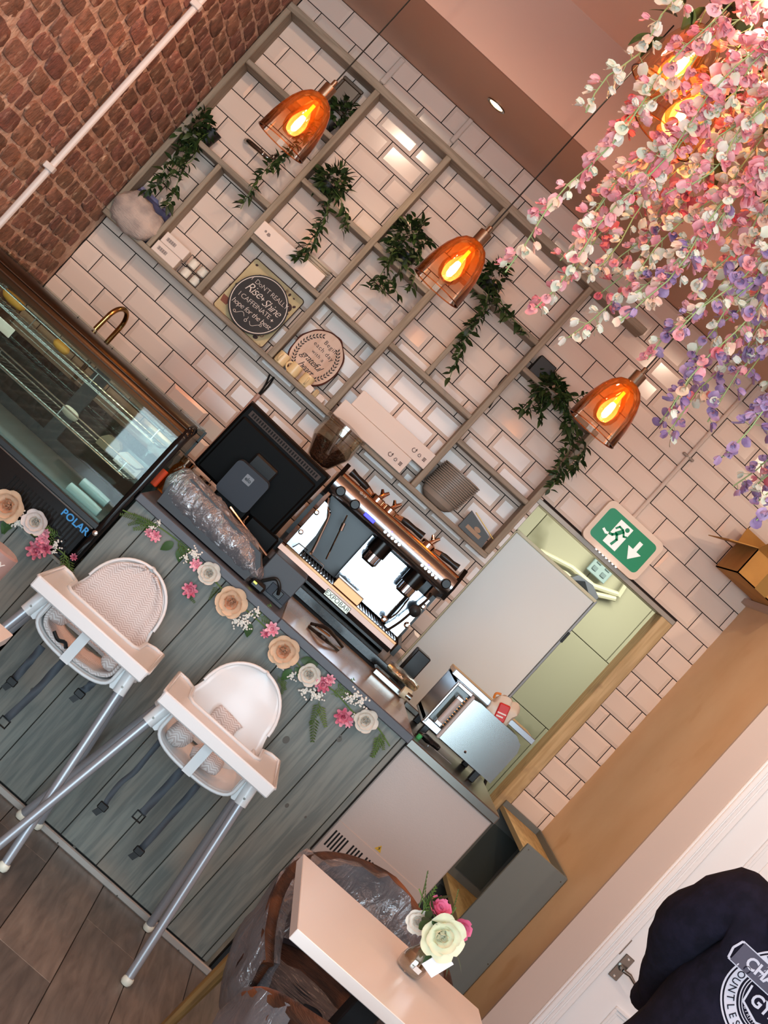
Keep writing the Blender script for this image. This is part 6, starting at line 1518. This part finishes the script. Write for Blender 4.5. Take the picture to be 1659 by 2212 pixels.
# vase of flowers
vb = at(878, 2098, z=.75); M_vglass = glassy('vase_glass', 'efeae0', .02, .8)
vt = thing('bud_vase', 'small clear glass bud vase with cream and pink flowers and a white tag', 'vase', vb)
part('glass', MB().lathe([(.026, .0005), (.034, .006), (.037, .024), (.033, .045), (.02, .068), (.0145, .085), (.014, .105), (.018, .114), (.016, .114), (.0125, .104), (.013, .086), (.018, .068), (.030, .045), (.034, .024), (.03, .009), (.002, .006)], 30, Matrix.Translation(vb)), M_vglass, vt, 60)
part('water', MB().lathe([(.029, .0095), (.0325, .024), (.0305, .036), (.002, .0365)], 24, Matrix.Translation(vb)), glassy('water', 'ece2c4', .02, .85), vt)
tagp = MB().cbox((0, 0, 0), (.042, .002, .062), .0008, M=T(vb + V((.034, -.035, .068))) @ Euler((rad(8), rad(14), rad(6))).to_matrix().to_4x4())
part('white_tag', tagp, mat('bright_white_tag', 'f4f7fa', .5), vt)
part('base_sticker', MB().cbox((0, 0, 0), (.02, .001, .012), 0, M=T(vb + V((.008, -.0365, .026))) @ Euler((0, rad(4), rad(12))).to_matrix().to_4x4()), MATS['white_card'], vt)
top = vb + V((0, 0, .11))
def VP(px, py, dy=0): return at(px, py, y=vb.y + dy)
heads = [(955, 2018, -.03), (943, 1968, .0), (990, 2007, .02), (902, 1992, .02)]
sm = MB()
for px, py, dy in heads: p = VP(px, py, dy); sm.tube(smooth_path([vb + V((0, 0, .02)), top, p + V((0, .02, -.01))], 12), .0022, 6)
for px, py in ((905, 1920), (985, 1960)): sm.tube(smooth_path([top, VP(px, py, .01)], 6), .0018, 5)
part('stems', sm, M_stem, vt, kind='stuff')
M_ivory = mat('ivory_petal', 'f4f1d6', .55, sss=.2); M_ivoryi = mat('ivory_heart', 'f0dfb0', .55, sss=.2); M_candy = mat('candy_pink_petal', 'e9799b', .55, sss=.2)
RI = rose_mesh('rose', .05, M_ivory, M_ivory, 21); RP = rose_mesh('carnation', .028, M_candy, M_candy, 22); RW = rose_mesh('rose', .028, M_cream, M_cream, 23)
def head(me, px, py, dy, rx, ry, s=1):
    p = VP(px, py, dy); o = link(me.name.split('.')[0], me, vt, p - wloc(vt), (Matrix.Rotation(rad(ry), 4, 'Y') @ Matrix.Rotation(rad(rx), 4, 'X') @ FACE).to_euler()); o.scale = (s,) * 3
head(RI, 953, 2020, -.03, -8, 20, 1.0); head(RP, 944, 1967, 0, -55, 0, 1.05); head(RP, 990, 2005, .02, -20, 70, 1.0); head(RW, 903, 1990, .02, -10, -60, 1)
VL = leaf_mesh('leaf', .062, .036, .15, .25, mat('vase_leaf', '2f4a22', .45, rnd=.2), 6)
for px, py, dy, d in ((962, 2050, .0, (.75, -.3, -.5)), (935, 2045, -.01, (-.2, -.5, -.8)), (906, 2008, -.02, (.1, -.4, .8)), (918, 1985, 0, (-.3, -.2, 1)), (925, 1960, .01, (.1, -.1, 1)), (975, 2045, 0, (.9, -.2, -.2)), (912, 1990, -.01, (.2, -.6, .5))):
    p = VP(px, py, dy); link('leaf', VL, vt, p - wloc(vt), basis(V(d)).to_euler())
for px, py, d, s in ((905, 1960, (-.55, 0, 1), 1), (910, 1975, (-.3, -.2, 1), .9), (975, 1975, (-.5, 0, 1), .7), (915, 1965, (-.7, 0, .9), .8)):
    o = link('fern_sprig', FERN, vt, VP(px, py, .005) - wloc(vt), basis(V(d)).to_euler()); o.scale = (s,) * 3
# pink lettered tin at the left edge
c = at(-18, 1215, y=-2.75)
t = thing('pink_tub', 'dusky pink rounded tub with pale lettering at the left edge of the picture', 'tub', (c.x, c.y, .0))
part('tub', MB().lathe([(.001, c.z - .06), (.03, c.z - .058), (.048, c.z - .035), (.05, c.z + .045), (.042, c.z + .05)], 28, T((c.x, c.y, 0))), mat('dusky_pink_tub', 'a98880', .4), t)
part('lettering', write(MB(), 'Y', .03, T((c.x + .028, c.y - .0425, c.z + .014)) @ Matrix.Rotation(rad(28), 4, 'Z') @ FACE), MATS['white_card'], t, 0)
part('stand', MB().lathe([(.1, 0), (.1, .015), (.012, .03), (.012, c.z - .07), (.03, c.z - .06)], 20, T((c.x, c.y, 0))), M_iron, t)
# ---------------------------------------------------------------- the person, seen from behind
def person(origin, rz):
    J = {}; E = []; Rr = {}
    def j(n, p, r, par=None):
        J[n] = V(p); Rr[n] = r
        if par: E.append((par, n))
    j('pelvis', (0, 0, .95), (.165, .12)); j('waist', (0, .0, 1.07), (.155, .115), 'pelvis'); j('chest', (0, .0, 1.24), (.175, .125), 'waist'); j('upper', (0, -.005, 1.37), (.17, .105), 'chest')
    j('neckb', (0, .005, 1.465), (.068, .065), 'upper'); j('neck', (0, .02, 1.53), (.056, .056), 'neckb'); j('jaw', (0, .04, 1.585), (.066, .078), 'neck'); j('head', (0, .035, 1.655), (.078, .095), 'jaw'); j('crown', (0, .028, 1.72), (.066, .08), 'head')
    j('nose', (0, .137, 1.635), (.013, .016), 'head')
    for s, q in ((-1, 'l'), (1, 'r')):
        j(q + 'sh', (s * .155, 0, 1.41), (.085, .085), 'upper'); j(q + 'delt', (s * .212, .01, 1.305), (.08, .08), q + 'sh'); j(q + 'elb', (s * .085, .20, 1.13), (.056, .056), q + 'delt')
        j(q + 'fore', (s * .09, .27, 1.09), (.042, .042), q + 'elb'); j(q + 'wri', (s * .085, .285, 1.09), (.027, .033), q + 'fore'); j(q + 'palm', (s * .045, .325, 1.10), (.022, .036), q + 'wri')
        for k, (dz, ln) in enumerate(((.030, .07), (.011, .078), (-.009, .073), (-.028, .058))):
            b = V((s * .022, .345, 1.10 + dz)); m_ = b + V((-s * ln * .45, .012, -.004)); e = m_ + V((-s * ln * .35, -.02, -.006))
            j(q + 'f%d' % k, b, .0098, q + 'palm'); j(q + 'g%d' % k, m_, .009, q + 'f%d' % k); j(q + 'h%d' % k, e, .0075, q + 'g%d' % k)
        j(q + 't0', (s * .05, .315, 1.14), .011, q + 'palm'); j(q + 't1', (s * .03, .33, 1.168), .0095, q + 't0'); j(q + 't2', (s * .012, .34, 1.18), .008, q + 't1')
        j(q + 'ear', (s * .086, .03, 1.645), (.012, .022), 'head')
        j(q + 'hip', (s * .095, 0, .88), (.1, .105), 'pelvis'); j(q + 'kne', (s * .105, .02, .49), (.062, .065), q + 'hip'); j(q + 'cal', (s * .11, -.01, .34), (.06, .062), q + 'kne'); j(q + 'ank', (s * .11, -.01, .09), (.04, .045), q + 'cal'); j(q + 'toe', (s * .125, .13, .042), (.04, .034), q + 'ank')
    names = list(J); ix = {n: i for i, n in enumerate(names)}
    me = bpy.data.meshes.new('rig'); me.from_pydata([J[n] for n in names], [(ix[a], ix[b]) for a, b in E], [])
    o = bpy.data.objects.new('rig', me); COL.objects.link(o)
    sk = o.modifiers.new('skin', 'SKIN'); sk.use_smooth_shade = True
    if not me.skin_vertices: me.attributes.new('skin', 'FLOAT', 'POINT') if False else None
    for i, n in enumerate(names):
        sv = me.skin_vertices[0].data[i]; r = Rr[n]; sv.radius = r if isinstance(r, tuple) else (r, r); sv.use_root = (n == 'pelvis')
    ss = o.modifiers.new('sub', 'SUBSURF'); ss.levels = 2; ss.render_levels = 2
    dg = bpy.context.evaluated_depsgraph_get(); ev = o.evaluated_get(dg); em = ev.to_mesh()
    vs = [v.co.copy() for v in em.vertices]; fs = [tuple(p.vertices) for p in em.polygons]
    ev.to_mesh_clear(); bpy.data.objects.remove(o); bpy.data.meshes.remove(me)
    return vs, fs
def grow_person():
    try: return person(None, 0)
    except Exception as e: print('SKIN FAIL', e); raise
vs, fs = grow_person()
RZP = rad(-4); px_, py_ = 2.67, -3.66
pe = thing('person', 'person from behind in a navy hooded top with a white circular crest', 'person', (0, 0, 0))
M_skin = mat('skin', 'd0a184', .55, sss=.1); M_navy = mat('navy_fleece', '12101b', .95, spec=.2, var='191624', vscale=30, bump=.2, bscale=90); M_jean = mat('dark_denim', '23283a', .85); M_shoe = mat('black_shoe', '141416', .5)
b = MB()
for f in fs:
    c = sum((vs[i] for i in f), V()) / len(f)
    mi = 0
    if c.z < .1: mi = 3
    elif c.z < .93: mi = 2
    elif c.z < 1.505 and not (c.y > .255 and abs(c.x) < .11): mi = 1
    b.f.append(f); b.m.append(mi)
def fold(p):
    if .9 < p.z < 1.47 and not (p.y > .27 and abs(p.x) < .11):
        k = .010 * noise.noise(V((p.x * 7 + p.z * 5, p.y * 9, p.z * 11))) + .006 * noise.noise(V((p.x * 22, p.y * 22, p.z * 18)))
        d = V((p.x, p.y - .01, 0)); return p + (d.normalized() * (k + .012) if d.length > .01 else V())
    return p
b.v = [tuple(fold(p)) for p in vs]
body = part('body', b, [M_skin, M_navy, M_jean, M_shoe], pe, 80)
hb2 = MB(); rows = []
for i in range(11):
    ph = rad(-25 + 115 * i / 10); row = []
    for k in range(26):
        a = 2 * pi * k / 26; front = max(0, sin(a)); z = 1.655 + .098 * sin(ph); r = cos(ph); lift = .075 * front * (1 - i / 10)
        row.append((.096 * r * cos(a) * (1 + .03 * noise.noise(V((cos(a) * 5, sin(a) * 5, i)))), .022 + .108 * r * sin(a), z + lift))
    rows.append(row)
part('hair', hb2.sheet(rows, closed_u=True), mat('dark_brown_hair', '2b1d15', .6, bump=.5, bscale=120, bstretch=(1, 1, .2)), pe, 70)
ey = MB()
for s in (-1, 1): ey.lathe([(.001, -.011), (.008, -.008), (.011, 0), (.008, .008), (.001, .011)], 12, T((s * .032, .112, 1.65)))
part('eyes', ey, mat('eye_white', 'e8e4e0', .2), pe, kind='stuff')
part('mouth', MB().tube([(-.024, .112, 1.588), (0, .12, 1.586), (.024, .112, 1.588)], [.003, .005, .003], 8), mat('lip', 'a8665a', .5), pe)
rows = []
for i in range(9):
    q = -1 + i / 4; rows.append([(.115 * q, -.085 - .05 * sin(pi * k / 8) * (1 - q * q * .6) - .012, 1.48 - .115 * (k / 8) * (1 - q * q * .55)) for k in range(9)])
part('hood', MB().sheet(rows), M_navy, pe, 80, mods=[('SOLIDIFY', dict(thickness=.02, offset=1))])
# crest, laid on the back of the hoodie
from mathutils.bvhtree import BVHTree
bv = BVHTree.FromPolygons([V(v) for v in b.v], b.f)
def onback(mb):
    out = []
    for (x, z, d) in mb.v:
        h = bv.ray_cast(V((x, -1, z)), V((0, 1, 0)), 2); y = h[0].y if h[0] is not None else -.12
        out.append((x, y - .0025 - d, z))
    mb.v = out; return mb
R0 = .103; CZ = 1.305; TC0 = Matrix.Translation((-.02, CZ, 0))
cr = MB(); ck = MB()
def A2(dst, src, M=Matrix()): dst.add([tuple(M @ V(p)) for p in src.v], src.f)
def ringfill(r0, r1):
    k = max(1, int((r1 - r0) / .07)); 
    for i in range(k): A2(cr, ring2d(R0 * (r0 + (r1 - r0) * i / k), R0 * (r0 + (r1 - r0) * (i + 1) / k), n=72), TC0)
for a, c in ((.965, 1.0), (.70, .93), (.635, .655), (.585, .6)): ringfill(a, c)
def arc_text(dst, s, r, a_mid, size, flip=False):
    n = len(s); st = size * .82 / r
    for i, chh in enumerate(s):
        o = (i - (n - 1) / 2) * st; a = a_mid - o if not flip else a_mid + o
        A2(dst, text_mb(chh, size, .001), TC0 @ Matrix.Translation((r * cos(a), r * sin(a), 0)) @ Matrix.Rotation(a - pi / 2 + (pi if flip else 0), 4, 'Z'))
arc_text(ck, 'WINNERS', R0 * .815, rad(90), .024); arc_text(ck, 'COUNTLESS', R0 * .815, rad(215), .021, True); arc_text(ck, 'TITLES', R0 * .815, rad(325), .021, True)
def bar(dst, a, c, w=.0045):
    a, c = V((*a, 0)), V((*c, 0)); d = (c - a).normalized(); nn = V((-d.y, d.x, 0)) * w / 2; L0 = (c - a).length; k = max(2, int(L0 / .012))
    A2(dst, MB().sheet([[a + d * L0 * i / k - nn for i in range(k + 1)], [a + d * L0 * i / k + nn for i in range(k + 1)]]), TC0)
ban = MB()
def A3(src): A2(ban, src, TC0)
rows = [[V((-.118 + .236 * i / 20, .008 + .044 * q, 0)) for i in range(21)] for q in (0, .25, .5, .75, 1)]; A3(MB().sheet(rows))
for p, q in (((-.122, .052), (.122, .052)), ((-.122, .008), (.122, .008)), ((-.122, .008), (-.128, .03)), ((-.128, .03), (-.122, .052)), ((.122, .008), (.128, .03)), ((.128, .03), (.122, .052)), ((-.054, .0), (-.046, -.036)), ((-.046, -.036), (0, -.052)), ((.054, .0), (.046, -.036)), ((.046, -.036), (0, -.052)), ((-.046, .056), (-.034, .062)), ((-.034, .062), (.034, .062)), ((.034, .062), (.046, .056))): bar(cr, p, q)
chm = MB(); A2(chm, text_mb('CHAMPIONS', .034, .001, spacing=.95, offset=.001), TC0 @ Matrix.Translation((0, .03, 0))); A2(cr, text_mb('GYM', .036, .001, offset=.001), TC0 @ Matrix.Translation((0, -.018, 0)))
arc_text(cr, 'BIRMINGHAM', R0 * .53, rad(270), .010, True)
def lay(mb, up):
    onback(mb); mb.v = [(x, y - up, z) for x, y, z in mb.v]; return mb
M_print = mat('white_screen_print', 'b9b5c0', .7)
part('crest', lay(cr, .0), M_print, pe, 0, kind='stuff'); part('crest_banner', lay(ban, .0012), mat('grey_screen_print', '4a4654', .8), pe, 0); part('banner_letters', lay(chm, .0024), M_print, pe, 0, kind='stuff'); part('crest_letters', lay(ck, .0024), M_navy, pe, 0, kind='stuff')
pe.location = (px_, py_, 0); pe.rotation_euler = (0, 0, RZP)
